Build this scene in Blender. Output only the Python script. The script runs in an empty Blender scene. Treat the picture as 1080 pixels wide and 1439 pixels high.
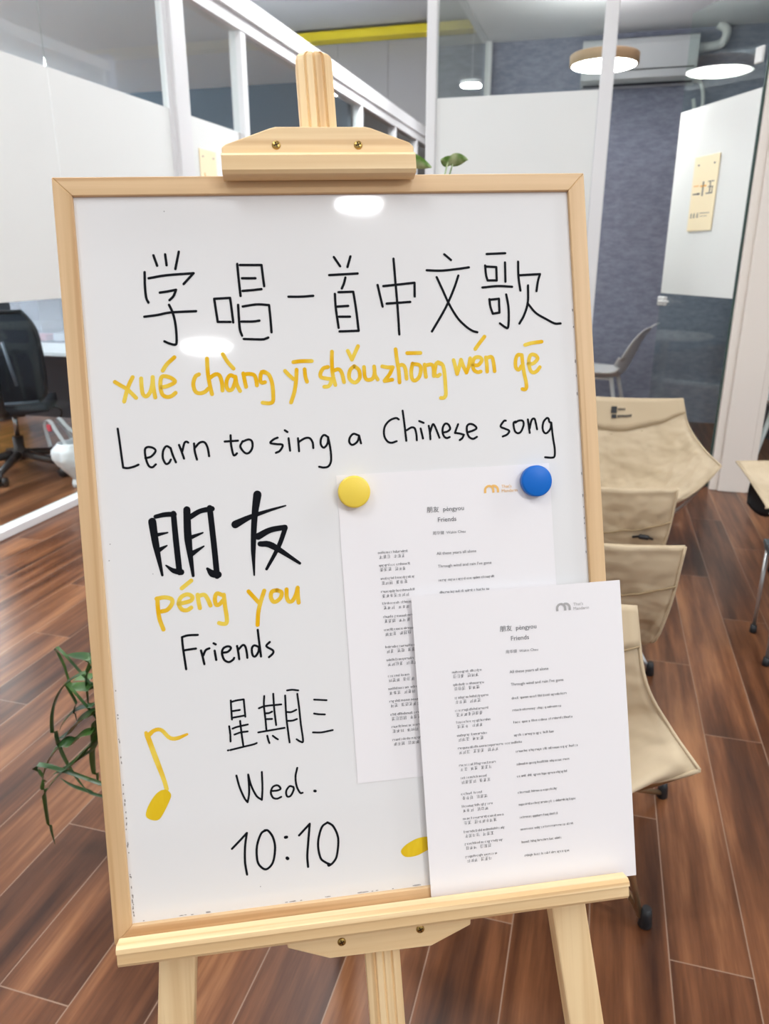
import bpy, bmesh, math, random
from mathutils import Vector, Matrix, noise as mnoise

# ------------------------------------------------------------------ camera, world, lights, exposure
sc = bpy.context.scene
COL = sc.collection
PITCH = math.atan(358 / 1050.0)
YAW = math.radians(15.7)
CAM_H = 1.30
cam = bpy.data.cameras.new('camera')
cam.sensor_fit = 'HORIZONTAL'
cam.sensor_width = 36.0
cam.lens = 36.0 * 1050.0 / 1080.0
cam.clip_start = 0.02
cam.dof.use_dof = True
cam.dof.focus_distance = 0.80
cam.dof.aperture_fstop = 12.0
cam_o = bpy.data.objects.new('camera', cam)
cam_o.location = (0, 0, CAM_H)
cam_o.rotation_euler = (math.pi / 2 - PITCH, 0, YAW)
COL.objects.link(cam_o)
sc.camera = cam_o

world = bpy.data.worlds.new('hall_surroundings')
world.use_nodes = True
sc.world = world
bg = world.node_tree.nodes['Background']
bg.inputs[0].default_value = (0.93, 0.97, 1.0, 1)
bg.inputs[1].default_value = 0.46

sc.view_settings.view_transform = 'Standard'
sc.view_settings.look = 'None'
sc.view_settings.gamma = 1.0
sc.view_settings.exposure = 0.46
sc.view_settings.use_curve_mapping = False
sc.cycles.max_bounces = 10
sc.cycles.transparent_max_bounces = 24
sc.cycles.sample_clamp_indirect = 6.0

LAMP_E = 60.0      # round pendants over the hall
BOOTH_E = 22.0     # round pendant in the booth
PANEL_E = 8.0      # unseen ceiling panels added as general fill for the hall
KEY_E = 125.0       # unseen pendants added to light the easel and the chairs
FAR_E = 46.0        # unseen panels added to brighten the far hall
OFFICE_E = 100.0     # unseen linear lights added to brighten the office

rnd = random.Random(7)

# ------------------------------------------------------------------ materials
def lin(r, g, b):
    f = lambda c: (c / 255.0) / 12.92 if c / 255.0 <= 0.04045 else ((c / 255.0 + 0.055) / 1.055) ** 2.4
    return (f(r), f(g), f(b), 1)

def mat(name, col=(0.8, 0.8, 0.8, 1), rough=0.5, metal=0.0, spec=0.5, coat=0.0):
    m = bpy.data.materials.new(name)
    m.use_nodes = True
    b = m.node_tree.nodes['Principled BSDF']
    b.inputs['Base Color'].default_value = col
    b.inputs['Roughness'].default_value = rough
    b.inputs['Metallic'].default_value = metal
    b.inputs['Specular IOR Level'].default_value = spec
    b.inputs['Coat Weight'].default_value = coat
    b.inputs['Coat Roughness'].default_value = 0.03
    return m

class NT:
    """small helper to wire shader nodes"""
    def __init__(s, m):
        s.t = m.node_tree
        s.b = s.t.nodes.get('Principled BSDF')
    def n(s, typ, **kw):
        nd = s.t.nodes.new(typ)
        for k, v in kw.items():
            setattr(nd, k, v)
        return nd
    def l(s, a, b):
        s.t.links.new(a, b)
    def math(s, op, a, b=None):
        nd = s.n('ShaderNodeMath', operation=op)
        for i, v in enumerate((a, b)):
            if v is None: continue
            if hasattr(v, 'links'): s.l(v, nd.inputs[i])
            else: nd.inputs[i].default_value = v
        return nd.outputs[0]
    def ramp(s, fac, stops):
        r = s.n('ShaderNodeValToRGB')
        el = r.color_ramp.elements
        while len(el) < len(stops): el.new(0.5)
        for e, (p, c) in zip(el, stops):
            e.position = p; e.color = c
        s.l(fac, r.inputs[0])
        return r.outputs[0]
    def noise(s, vec, scale, detail=3, rough=0.5, dim='3D'):
        nd = s.n('ShaderNodeTexNoise')
        nd.inputs['Scale'].default_value = scale
        nd.inputs['Detail'].default_value = detail
        nd.inputs['Roughness'].default_value = rough
        s.l(vec, nd.inputs['Vector'])
        return nd.outputs[0]
    def mapping(s, vec, scale=(1, 1, 1), loc=(0, 0, 0)):
        nd = s.n('ShaderNodeMapping')
        nd.inputs['Scale'].default_value = scale
        nd.inputs['Location'].default_value = loc
        s.l(vec, nd.inputs['Vector'])
        return nd.outputs[0]
    def coords(s, which='Object'):
        return s.n('ShaderNodeTexCoord').outputs[which]
    def bump(s, h, strength=0.2, dist=0.002):
        nd = s.n('ShaderNodeBump')
        nd.inputs['Strength'].default_value = strength
        nd.inputs['Distance'].default_value = dist
        s.l(h, nd.inputs['Height'])
        s.l(nd.outputs[0], s.b.inputs['Normal'])

def wood(name, axis, dark, light, line, freq=55.0, rough=0.45):
    m = mat(name, light, rough)
    t = NT(m)
    co = t.coords()
    scl = [freq, freq, freq]; scl[axis] = 1.6
    v = t.mapping(co, scl)
    a = t.noise(v, 1.0, 4, 0.55)
    col = t.ramp(a, [(0.30, dark), (0.62, light)])
    scl2 = [freq * 1.8, freq * 1.8, freq * 1.8]; scl2[axis] = 2.2
    b = t.noise(t.mapping(co, scl2, (3, 7, 1)), 1.0, 2, 0.4)
    rings = t.ramp(b, [(0.60, (0, 0, 0, 1)), (0.70, (1, 1, 1, 1))])
    mx = t.n('ShaderNodeMix', data_type='RGBA')
    t.l(t.math('MULTIPLY', rings, 0.55), mx.inputs[0])
    t.l(col, mx.inputs[6]); mx.inputs[7].default_value = line
    t.l(mx.outputs[2], t.b.inputs['Base Color'])
    t.bump(a, 0.12, 0.0006)
    return m

M = {}
PD, PL, PN = lin(205, 168, 122), lin(226, 192, 148), lin(188, 142, 94)
ED, EL, EN = lin(222, 186, 136), lin(240, 212, 166), lin(200, 154, 100)
M['frame_h'] = wood('frame_wood_along_x', 0, PD, PL, PN, 70)
M['frame_v'] = wood('frame_wood_along_y', 1, PD, PL, PN, 70)
M['pine_h'] = wood('pine_along_x', 0, ED, EL, EN, 48)
M['pine_v'] = wood('pine_along_y', 1, ED, EL, EN, 60)
M['white_board'] = mat('whiteboard_enamel', lin(232, 231, 231), 0.05, spec=0.5)
t = NT(M['white_board'])
t.bump(t.noise(t.coords(), 7.0, 2), 0.05, 0.0012)
M['ink_black'] = mat('black_marker', lin(10, 13, 20), 0.7, spec=0.15)
M['ink_yellow'] = mat('yellow_marker', lin(232, 190, 40), 0.7, spec=0.15)
t = NT(M['ink_yellow'])
t.l(t.ramp(t.noise(t.coords(), 45.0, 2), [(0.36, lin(232, 178, 18)), (0.64, lin(238, 208, 84))]), t.b.inputs['Base Color'])
M['ink_note'] = mat('yellow_marker_filled', lin(234, 196, 10), 0.5)
t = NT(M['ink_note'])
t.l(t.ramp(t.noise(t.mapping(t.coords(), (90, 30, 60)), 1.0, 2), [(0.4, lin(228, 190, 6)), (0.65, lin(238, 206, 40))]), t.b.inputs['Base Color'])
M['scuff'] = mat('grey_scuff', lin(150, 147, 146), 0.8)
M['paper'] = mat('printer_paper', lin(240, 237, 239), 0.8, spec=0.2)
M['print'] = mat('printed_text_grey', lin(128, 128, 132), 0.8)
M['print_dark'] = mat('printed_text_dark', lin(104, 104, 108), 0.8)
M['print_orange'] = mat('printed_logo_orange', lin(240, 190, 110), 0.8)
M['print_pale'] = mat('printed_logo_grey', lin(176, 174, 174), 0.8)
M['mag_yellow'] = mat('yellow_magnet_plastic', lin(240, 210, 74), 0.4)
M['mag_blue'] = mat('blue_magnet_plastic', lin(0, 104, 200), 0.4, spec=0.3)
M['brass'] = mat('brass_screw', lin(176, 146, 84), 0.3, 1.0)
M['brass_dark'] = mat('screw_recess', lin(66, 50, 30), 0.5, 0.6)
M['white_alu'] = mat('white_powder_coat', lin(232, 232, 234), 0.4)
M['warm_white'] = mat('cream_door_jamb', lin(238, 230, 222), 0.45)
M['wall_grey'] = mat('grey_wall_paint', lin(158, 156, 156), 0.85)
M['ceil_hall'] = mat('hall_ceiling_paint', lin(186, 186, 186), 0.85)
M['ceil_booth'] = mat('booth_ceiling_paint', lin(222, 224, 228), 0.85)
M['ceil_office'] = mat('office_ceiling_paint', lin(236, 241, 248), 0.85)
M['slate'] = mat('slate_office_wall', lin(96, 110, 124), 0.8)
M['yellow_paint'] = mat('yellow_beam_paint', lin(228, 206, 40), 0.5)
M['mustard'] = mat('mustard_panel', lin(226, 168, 40), 0.7)
M['film'] = mat('frosted_film', lin(233, 235, 234), 0.55, spec=0.3)
M['wallpaper'] = mat('grey_blue_wallpaper', lin(120, 124, 138), 0.8)
t = NT(M['wallpaper'])
cw = t.coords()
t.l(t.ramp(t.noise(t.mapping(cw, (14, 14, 34)), 1.0, 5, 0.65), [(0.36, lin(132, 135, 154)), (0.66, lin(156, 159, 178))]), t.b.inputs['Base Color'])
t.bump(t.noise(cw, 120, 2), 0.15, 0.002)

def glass(name, tint=(0.95, 0.975, 0.965, 1), ior=1.45, k=1.0):
    m = bpy.data.materials.new(name)
    m.use_nodes = True
    nt = m.node_tree
    nt.nodes.clear()
    out = nt.nodes.new('ShaderNodeOutputMaterial')
    tr = nt.nodes.new('ShaderNodeBsdfTransparent'); tr.inputs[0].default_value = tint
    gl = nt.nodes.new('ShaderNodeBsdfGlossy'); gl.inputs['Roughness'].default_value = 0.0
    lw = nt.nodes.new('ShaderNodeLayerWeight'); lw.inputs[0].default_value = 0.5
    pw = nt.nodes.new('ShaderNodeMath'); pw.operation = 'POWER'; pw.inputs[1].default_value = 5.0
    ml = nt.nodes.new('ShaderNodeMath'); ml.operation = 'MULTIPLY_ADD'
    r0 = ((ior - 1) / (ior + 1)) ** 2 * k
    ml.inputs[1].default_value = 1.0 - r0; ml.inputs[2].default_value = r0
    mx = nt.nodes.new('ShaderNodeMixShader')
    nt.links.new(lw.outputs['Facing'], pw.inputs[0])
    nt.links.new(pw.outputs[0], ml.inputs[0])
    nt.links.new(ml.outputs[0], mx.inputs[0])
    nt.links.new(tr.outputs[0], mx.inputs[1])
    nt.links.new(gl.outputs[0], mx.inputs[2])
    nt.links.new(mx.outputs[0], out.inputs[0])
    return m
M['glass'] = glass('partition_glass')
M['door_glass'] = glass('door_glass', (0.90, 0.95, 0.93, 1), 1.5)
M['clear_plastic'] = glass('clear_plastic', (0.90, 0.92, 0.95, 1), 1.5)
M['glass_edge'] = mat('dark_green_glass_edge', lin(70, 92, 88), 0.25)

def emit(name, col, e):
    m = bpy.data.materials.new(name)
    m.use_nodes = True
    nt = m.node_tree
    nt.nodes.clear()
    out = nt.nodes.new('ShaderNodeOutputMaterial')
    em = nt.nodes.new('ShaderNodeEmission')
    em.inputs[0].default_value = col
    em.inputs[1].default_value = e
    nt.links.new(em.outputs[0], out.inputs[0])
    return m
M['lamp_hall'] = emit('hall_lamp_diffuser', (0.97, 0.99, 1, 1), LAMP_E)
M['added_key'] = emit('added_key_diffuser', (0.97, 0.99, 1, 1), KEY_E)
M['lamp_aisle'] = emit('aisle_lamp_diffuser', (1, 0.99, 0.97, 1), 200.0)
M['fill_glow'] = emit('added_top_glow', (1, 0.98, 0.95, 1), 28.0)
M['lamp_booth'] = emit('booth_lamp_diffuser', (1, 0.98, 0.95, 1), BOOTH_E)
M['fill_panel'] = emit('ceiling_fill_panel', (0.97, 0.99, 1, 1), PANEL_E)
M['fill_far'] = emit('far_fill_panel', (0.98, 0.99, 1, 1), FAR_E)
M['fill_office'] = emit('office_fill_light', (0.90, 0.96, 1, 1), OFFICE_E)
M['lamp_wood'] = mat('lamp_wood_rim', lin(196, 160, 124), 0.5)
M['white_plastic'] = mat('white_plastic', lin(236, 236, 236), 0.4)
M['ac_plastic'] = mat('air_conditioner_plastic', lin(206, 208, 212), 0.5)
M['dark_gap'] = mat('dark_vent', lin(40, 42, 46), 0.7)
M['black_plastic'] = mat('black_plastic', lin(26, 28, 32), 0.45)
M['navy_mesh'] = mat('dark_chair_mesh', lin(24, 32, 44), 0.8)
M['chair_trim'] = mat('chair_edge_grey', lin(92, 102, 116), 0.4)
M['chrome'] = mat('chrome_column', lin(200, 204, 208), 0.25, 1.0)
M['desk_white'] = mat('white_desk_laminate', lin(236, 240, 246), 0.35)
M['desk_dark'] = mat('dark_modesty_panel', lin(104, 106, 116), 0.7)
M['frosted_plastic'] = mat('frosted_plastic', lin(214, 216, 228), 0.3)
M['frosted_plastic'].node_tree.nodes['Principled BSDF'].inputs['Alpha'].default_value = 0.30
M['bag'] = mat('white_thin_plastic', lin(236, 238, 242), 0.45)
t = NT(M['bag']); t.bump(t.noise(t.coords(), 26, 4), 0.5, 0.01)
M['pink'] = mat('pink_pack', lin(226, 150, 160), 0.6)
M['red_print'] = mat('red_print', lin(196, 70, 84), 0.6)
M['green_pack'] = mat('green_pack', lin(52, 140, 116), 0.6)
M['grey_pack'] = mat('grey_pack', lin(150, 154, 160), 0.6)
M['screen'] = mat('monitor_black', lin(24, 28, 34), 0.3)
M['card'] = mat('cream_card', lin(250, 234, 198), 0.7)
M['card_ink'] = mat('card_dark_ink', lin(96, 98, 104), 0.7)
M['card_orange'] = mat('card_orange_ink', lin(240, 176, 70), 0.7)
M['card_blue'] = mat('card_blue_ink', lin(88, 110, 170), 0.7)
M['navy'] = mat('navy_cabinet', lin(36, 44, 56), 0.6)
M['champagne'] = mat('champagne_aluminium', lin(190, 160, 124), 0.35, 0.85)
M['silver'] = mat('silver_aluminium', lin(206, 208, 210), 0.3, 0.9)
M['table_dark'] = mat('dark_table_slat', lin(66, 74, 78), 0.5)
M['pot'] = mat('grey_ceramic_pot', lin(206, 202, 196), 0.5)
M['soil'] = mat('dark_soil', lin(60, 46, 36), 0.95)
M['leaf'] = mat('dark_green_leaf', lin(46, 84, 46), 0.35)
t = NT(M['leaf'])
t.l(t.ramp(t.noise(t.coords(), 9, 2), [(0.35, lin(28, 62, 40)), (0.65, lin(74, 112, 50))]), t.b.inputs['Base Color'])
M['leaf_light'] = mat('variegated_leaf', lin(120, 160, 80), 0.4)
t = NT(M['leaf_light'])
t.l(t.ramp(t.noise(t.coords(), 30, 2), [(0.40, lin(96, 140, 60)), (0.62, lin(190, 206, 160))]), t.b.inputs['Base Color'])

# beige canvas
M['canvas'] = mat('beige_canvas', lin(204, 186, 158), 0.85, spec=0.2)
t = NT(M['canvas'])
cc = t.coords()
t.l(t.ramp(t.noise(cc, 6, 4), [(0.3, lin(196, 178, 150)), (0.7, lin(210, 193, 166))]), t.b.inputs['Base Color'])
t.bump(t.noise(t.mapping(cc, (5, 9, 7)), 1.3, 2), 0.7, 0.05)
M['canvas_seam'] = mat('beige_stitching', lin(164, 144, 114), 0.9, spec=0.1)
M['canvas_hem'] = mat('beige_canvas_hem', lin(198, 180, 152), 0.85, spec=0.2)

# wood-look plank tiles (world y is the long way of the planks)
M['floor'] = mat('wood_plank_tiles', lin(120, 78, 50), 0.30, spec=0.38)
t = NT(M['floor'])
co = t.coords()
sep = t.n('ShaderNodeSeparateXYZ'); t.l(co, sep.inputs[0])
PW, PLN = 0.1525, 1.2
row = t.math('DIVIDE', t.math('ADD', sep.outputs[0], 0.982 + 20 * PW), PW)
rowi = t.math('FLOOR', row)
off = t.math('MULTIPLY', t.math('MODULO', rowi, 3.0), 0.4)
colv = t.math('DIVIDE', t.math('ADD', t.math('ADD', sep.outputs[1], off), 24.0 - 0.81 - 0.8), PLN)
coli = t.math('FLOOR', colv)
fx = t.math('FRACT', row); fy = t.math('FRACT', colv)
wn = t.n('ShaderNodeTexWhiteNoise', noise_dimensions='2D')
cmb = t.n('ShaderNodeCombineXYZ'); t.l(rowi, cmb.inputs[0]); t.l(coli, cmb.inputs[1])
t.l(cmb.outputs[0], wn.inputs['Vector'])
shift = t.n('ShaderNodeVectorMath', operation='SCALE'); t.l(wn.outputs['Color'], shift.inputs[0]); shift.inputs[3].default_value = 40.0
vadd = t.n('ShaderNodeVectorMath', operation='ADD'); t.l(co, vadd.inputs[0]); t.l(shift.outputs[0], vadd.inputs[1])
grain = t.noise(t.mapping(vadd.outputs[0], (26, 1.7, 10)), 1.0, 5, 0.6)
broad = t.noise(t.mapping(vadd.outputs[0], (7, 0.9, 3)), 1.0, 2, 0.5)
g2 = t.math('ADD', t.math('MULTIPLY', grain, 0.62), t.math('MULTIPLY', broad, 0.38))
g3 = t.math('ADD', g2, t.math('MULTIPLY', t.math('SUBTRACT', wn.outputs['Value'], 0.5), 0.10))
wcol = t.ramp(g3, [(0.32, lin(52, 27, 15)), (0.44, lin(86, 51, 31)), (0.54, lin(114, 72, 46)), (0.68, lin(156, 108, 73))])
ex = t.math('MINIMUM', fx, t.math('SUBTRACT', 1.0, fx))
ey = t.math('MINIMUM', fy, t.math('SUBTRACT', 1.0, fy))
sx = t.math('LESS_THAN', ex, 0.0085)
sy = t.math('LESS_THAN', ey, 0.0011)
seam = t.math('MAXIMUM', sx, sy)
mx = t.n('ShaderNodeMix', data_type='RGBA')
t.l(t.math('MULTIPLY', seam, 0.8), mx.inputs[0]); t.l(wcol, mx.inputs[6]); mx.inputs[7].default_value = lin(150, 126, 108)
t.l(mx.outputs[2], t.b.inputs['Base Color'])
t.bump(t.math('SUBTRACT', t.math('MULTIPLY', grain, 0.15), seam), 0.25, 0.002)

# ------------------------------------------------------------------ mesh helpers
class MB:
    def __init__(s):
        s.bm = bmesh.new()
    def _new(s, faces, mi):
        for f in faces:
            f.material_index = mi
    def box(s, lo, hi, mi=0, bevel=0.0, xf=None):
        lo, hi = Vector(lo), Vector(hi)
        r = bmesh.ops.create_cube(s.bm, size=1.0)
        vs = r['verts']
        c, d = (lo + hi) / 2, hi - lo
        for v in vs:
            v.co = Vector((v.co.x * d.x, v.co.y * d.y, v.co.z * d.z)) + c
        fs = list({f for v in vs for f in v.link_faces})
        s._new(fs, mi)
        if bevel:
            es = list({e for v in vs for e in v.link_edges})
            rb = bmesh.ops.bevel(s.bm, geom=es, offset=bevel, segments=2, affect='EDGES', profile=0.5)
            s._new(rb['faces'], mi)
            vs = list({v for f in rb['faces'] for v in f.verts} | {v for v in vs if v.is_valid})
        if xf is not None:
            bmesh.ops.transform(s.bm, matrix=xf, verts=vs)
        return s
    def prism(s, poly, z0, z1, mi=0, axis='z', bevel=0.0):
        """polygon in two axes extruded along the third"""
        def P(a, b, h):
            return {'z': (a, b, h), 'y': (a, h, b), 'x': (h, a, b)}[axis]
        A = [s.bm.verts.new(P(a, b, z0)) for a, b in poly]
        B = [s.bm.verts.new(P(a, b, z1)) for a, b in poly]
        fs = [s.bm.faces.new(A[::-1]), s.bm.faces.new(B)]
        n = len(poly)
        for i in range(n):
            fs.append(s.bm.faces.new((A[i], A[(i + 1) % n], B[(i + 1) % n], B[i])))
        s._new(fs, mi)
        bmesh.ops.recalc_face_normals(s.bm, faces=fs)
        if bevel:
            es = list({e for f in fs for e in f.edges})
            rb = bmesh.ops.bevel(s.bm, geom=es, offset=bevel, segments=2, affect='EDGES', profile=0.5)
            s._new(rb['faces'], mi)
        return s
    def tube(s, pts, r, seg=10, mi=0, cap=True):
        pts = [Vector(p) for p in pts]
        n = len(pts)
        rr = r if isinstance(r, (list, tuple)) else [r] * n
        rings = []
        up = None
        for i, p in enumerate(pts):
            d = (pts[min(i + 1, n - 1)] - pts[max(i - 1, 0)])
            if d.length < 1e-9: d = Vector((0, 0, 1))
            d.normalize()
            if up is None:
                up = Vector((0, 0, 1)) if abs(d.z) < 0.9 else Vector((1, 0, 0))
            a = d.cross(up)
            if a.length < 1e-6: a = d.orthogonal()
            a.normalize()
            b = a.cross(d).normalized()
            up = b
            rings.append([s.bm.verts.new(p + (a * math.cos(q) + b * math.sin(q)) * rr[i]) for q in [2 * math.pi * k / seg for k in range(seg)]])
        fs = []
        for i in range(n - 1):
            for k in range(seg):
                fs.append(s.bm.faces.new((rings[i][k], rings[i][(k + 1) % seg], rings[i + 1][(k + 1) % seg], rings[i + 1][k])))
        if cap:
            fs.append(s.bm.faces.new(rings[0][::-1])); fs.append(s.bm.faces.new(rings[-1]))
        s._new(fs, mi)
        for f in fs: f.smooth = True
        bmesh.ops.recalc_face_normals(s.bm, faces=fs)
        return s
    def lathe(s, prof, seg=32, mi=0, c=(0, 0, 0), cap=True):
        c = Vector(c)
        rings = [[s.bm.verts.new(c + Vector((r * math.cos(2 * math.pi * k / seg), r * math.sin(2 * math.pi * k / seg), z))) for k in range(seg)] for r, z in prof]
        fs = []
        for i in range(len(prof) - 1):
            for k in range(seg):
                fs.append(s.bm.faces.new((rings[i][k], rings[i][(k + 1) % seg], rings[i + 1][(k + 1) % seg], rings[i + 1][k])))
        for f in fs: f.smooth = True
        if cap:
            fs.append(s.bm.faces.new(rings[0][::-1])); fs.append(s.bm.faces.new(rings[-1]))
        s._new(fs, mi)
        bmesh.ops.recalc_face_normals(s.bm, faces=fs)
        return s
    def poly(s, pts, mi=0):
        f = s.bm.faces.new([s.bm.verts.new(p) for p in pts])
        s._new([f], mi)
        return s
    def grid(s, fn, nu, nv, mi=0, thick=0.0, smooth=True):
        V = [[s.bm.verts.new(fn(i / nu, j / nv)) for i in range(nu + 1)] for j in range(nv + 1)]
        fs = []
        for j in range(nv):
            for i in range(nu):
                fs.append(s.bm.faces.new((V[j][i], V[j][i + 1], V[j + 1][i + 1], V[j + 1][i])))
        s._new(fs, mi)
        for f in fs: f.smooth = smooth
        bmesh.ops.recalc_face_normals(s.bm, faces=fs)
        if thick:
            # second skin along the vertex normals, closed around the rim
            for f in fs: f.normal_update()
            B = []
            for row in V:
                r_ = []
                for v in row:
                    nrm = Vector((0, 0, 0))
                    for f in v.link_faces: nrm += f.normal
                    nrm = nrm.normalized() if nrm.length > 1e-9 else Vector((0, 0, 1))
                    r_.append(s.bm.verts.new(v.co - nrm * thick))
                B.append(r_)
            flip = fs[0].normal.dot((V[0][1].co - V[0][0].co).cross(V[1][0].co - V[0][0].co)) > 0
            def add(q):
                f = s.bm.faces.new(q if flip else q[::-1]); f.material_index = mi; f.smooth = smooth
            for j in range(nv):
                for i in range(nu):
                    add((B[j][i], B[j + 1][i], B[j + 1][i + 1], B[j][i + 1]))
            for i in range(nu):
                add((V[0][i], B[0][i], B[0][i + 1], V[0][i + 1])); add((V[nv][i], V[nv][i + 1], B[nv][i + 1], B[nv][i]))
            for j in range(nv):
                add((V[j][0], V[j + 1][0], B[j + 1][0], B[j][0])); add((V[j][nu], B[j][nu], B[j + 1][nu], V[j + 1][nu]))
        return s
    def add_mesh(s, me, xf, mi=0):
        n0 = len(s.bm.faces)
        vs = [s.bm.verts.new(xf @ v.co) for v in me.vertices]
        for p in me.polygons:
            try:
                f = s.bm.faces.new([vs[i] for i in p.vertices]); f.material_index = mi
            except ValueError:
                pass
        return s
    def build(s, name, mats, parent=None, loc=None, rot=None, shift=None):
        if shift is not None:
            bmesh.ops.translate(s.bm, verts=s.bm.verts, vec=Vector(shift))
        me = bpy.data.meshes.new(name)
        s.bm.to_mesh(me)
        s.bm.free()
        for k in (mats if isinstance(mats, (list, tuple)) else [mats]):
            me.materials.append(M[k])
        o = bpy.data.objects.new(name, me)
        COL.objects.link(o)
        if loc is not None: o.location = loc
        if rot is not None: o.rotation_euler = rot
        if parent is not None: o.parent = parent
        return o

def tag(o, label, cat, group=None):
    o['label'] = label; o['category'] = cat
    if group: o['group'] = group
    return o

def thing(name, label, cat, loc=(0, 0, 0), rotz=0.0, group=None, matrix=None):
    o = bpy.data.objects.new(name, None)
    o.empty_display_size = 0.05
    COL.objects.link(o)
    if matrix is not None:
        o.matrix_world = matrix
    else:
        o.location = loc; o.rotation_euler = (0, 0, rotz)
    return tag(o, label, cat, group)

def struct(o):
    o['kind'] = 'structure'
    return o

def copy_tree(o, parent=None):
    c = o.copy(); COL.objects.link(c)
    if parent is not None: c.parent = parent
    for ch in list(o.children):
        copy_tree(ch, c)
    return c

def text_mesh(body, size, align='LEFT'):
    cu = bpy.data.curves.new('lettering', 'FONT')
    cu.body = body; cu.size = size; cu.align_x = align; cu.resolution_u = 2
    o = bpy.data.objects.new('lettering', cu)
    COL.objects.link(o)
    dg = bpy.context.evaluated_depsgraph_get()
    me = bpy.data.meshes.new_from_object(o.evaluated_get(dg))
    bpy.data.objects.remove(o)
    bpy.data.curves.remove(cu)
    return me

def smooth_path(pts, n=5):
    if len(pts) < 3: 
        a, b = pts[0], pts[-1]
        return [a.lerp(b, k / 3) for k in range(4)]
    P = [pts[0] * 2 - pts[1]] + list(pts) + [pts[-1] * 2 - pts[-2]]
    out = []
    for i in range(1, len(P) - 2):
        p0, p1, p2, p3 = P[i - 1], P[i], P[i + 1], P[i + 2]
        for k in range(n):
            q = k / n
            out.append(0.5 * ((2 * p1) + (p2 - p0) * q + (2 * p0 - 5 * p1 + 4 * p2 - p3) * q * q + (3 * p1 - p0 - 3 * p2 + p3) * q ** 3))
    out.append(pts[-1].copy())
    return out

def ribbon(mb, pts, ws, z, mi=0):
    """flat marker stroke with round ends in the local x/y plane at height z"""
    path = smooth_path([Vector((p[0], p[1], 0)) for p in pts])
    ws = [q * 1.10 for q in ws]
    n = len(path)
    W = []
    for i in range(n):
        q = i / (n - 1) * (len(ws) - 1)
        a = int(min(q, len(ws) - 1)); b = min(a + 1, len(ws) - 1)
        W.append(ws[a] + (ws[b] - ws[a]) * (q - a))
    L, R = [], []
    for i, p in enumerate(path):
        d = path[min(i + 1, n - 1)] - path[max(i - 1, 0)]
        if d.length < 1e-9: d = Vector((1, 0, 0))
        d.normalize()
        nn = Vector((-d.y, d.x, 0)) * (W[i] / 2)
        L.append(p + nn); R.append(p - nn)
    def vert(p): return mb.bm.verts.new((p.x, p.y, z))
    Lv, Rv = [vert(p) for p in L], [vert(p) for p in R]
    fs = []
    for i in range(n - 1):
        fs.append(mb.bm.faces.new((Lv[i], Rv[i], Rv[i + 1], Lv[i + 1])))
    for end in (0, -1):
        p = path[end]; d = (path[1] - path[0]) * -1 if end == 0 else path[-1] - path[-2]
        if d.length < 1e-9: d = Vector((1, 0, 0))
        d.normalize(); w = W[end] / 2
        a0 = math.atan2(d.y, d.x)
        arc = [vert(p + Vector((math.cos(a0 + q), math.sin(a0 + q), 0)) * w) for q in [math.radians(x) for x in (60, 30, 0, -30, -60)]]
        lv, rv = Lv[end], Rv[end]
        ring = [lv] + arc + [rv] if end == -1 else [rv] + arc + [lv]
        try: fs.append(mb.bm.faces.new(ring))
        except ValueError: pass
    for f in fs:
        f.material_index = mi
        f.normal_update()
        if f.normal.z < 0: f.normal_flip()
    return mb

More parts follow.
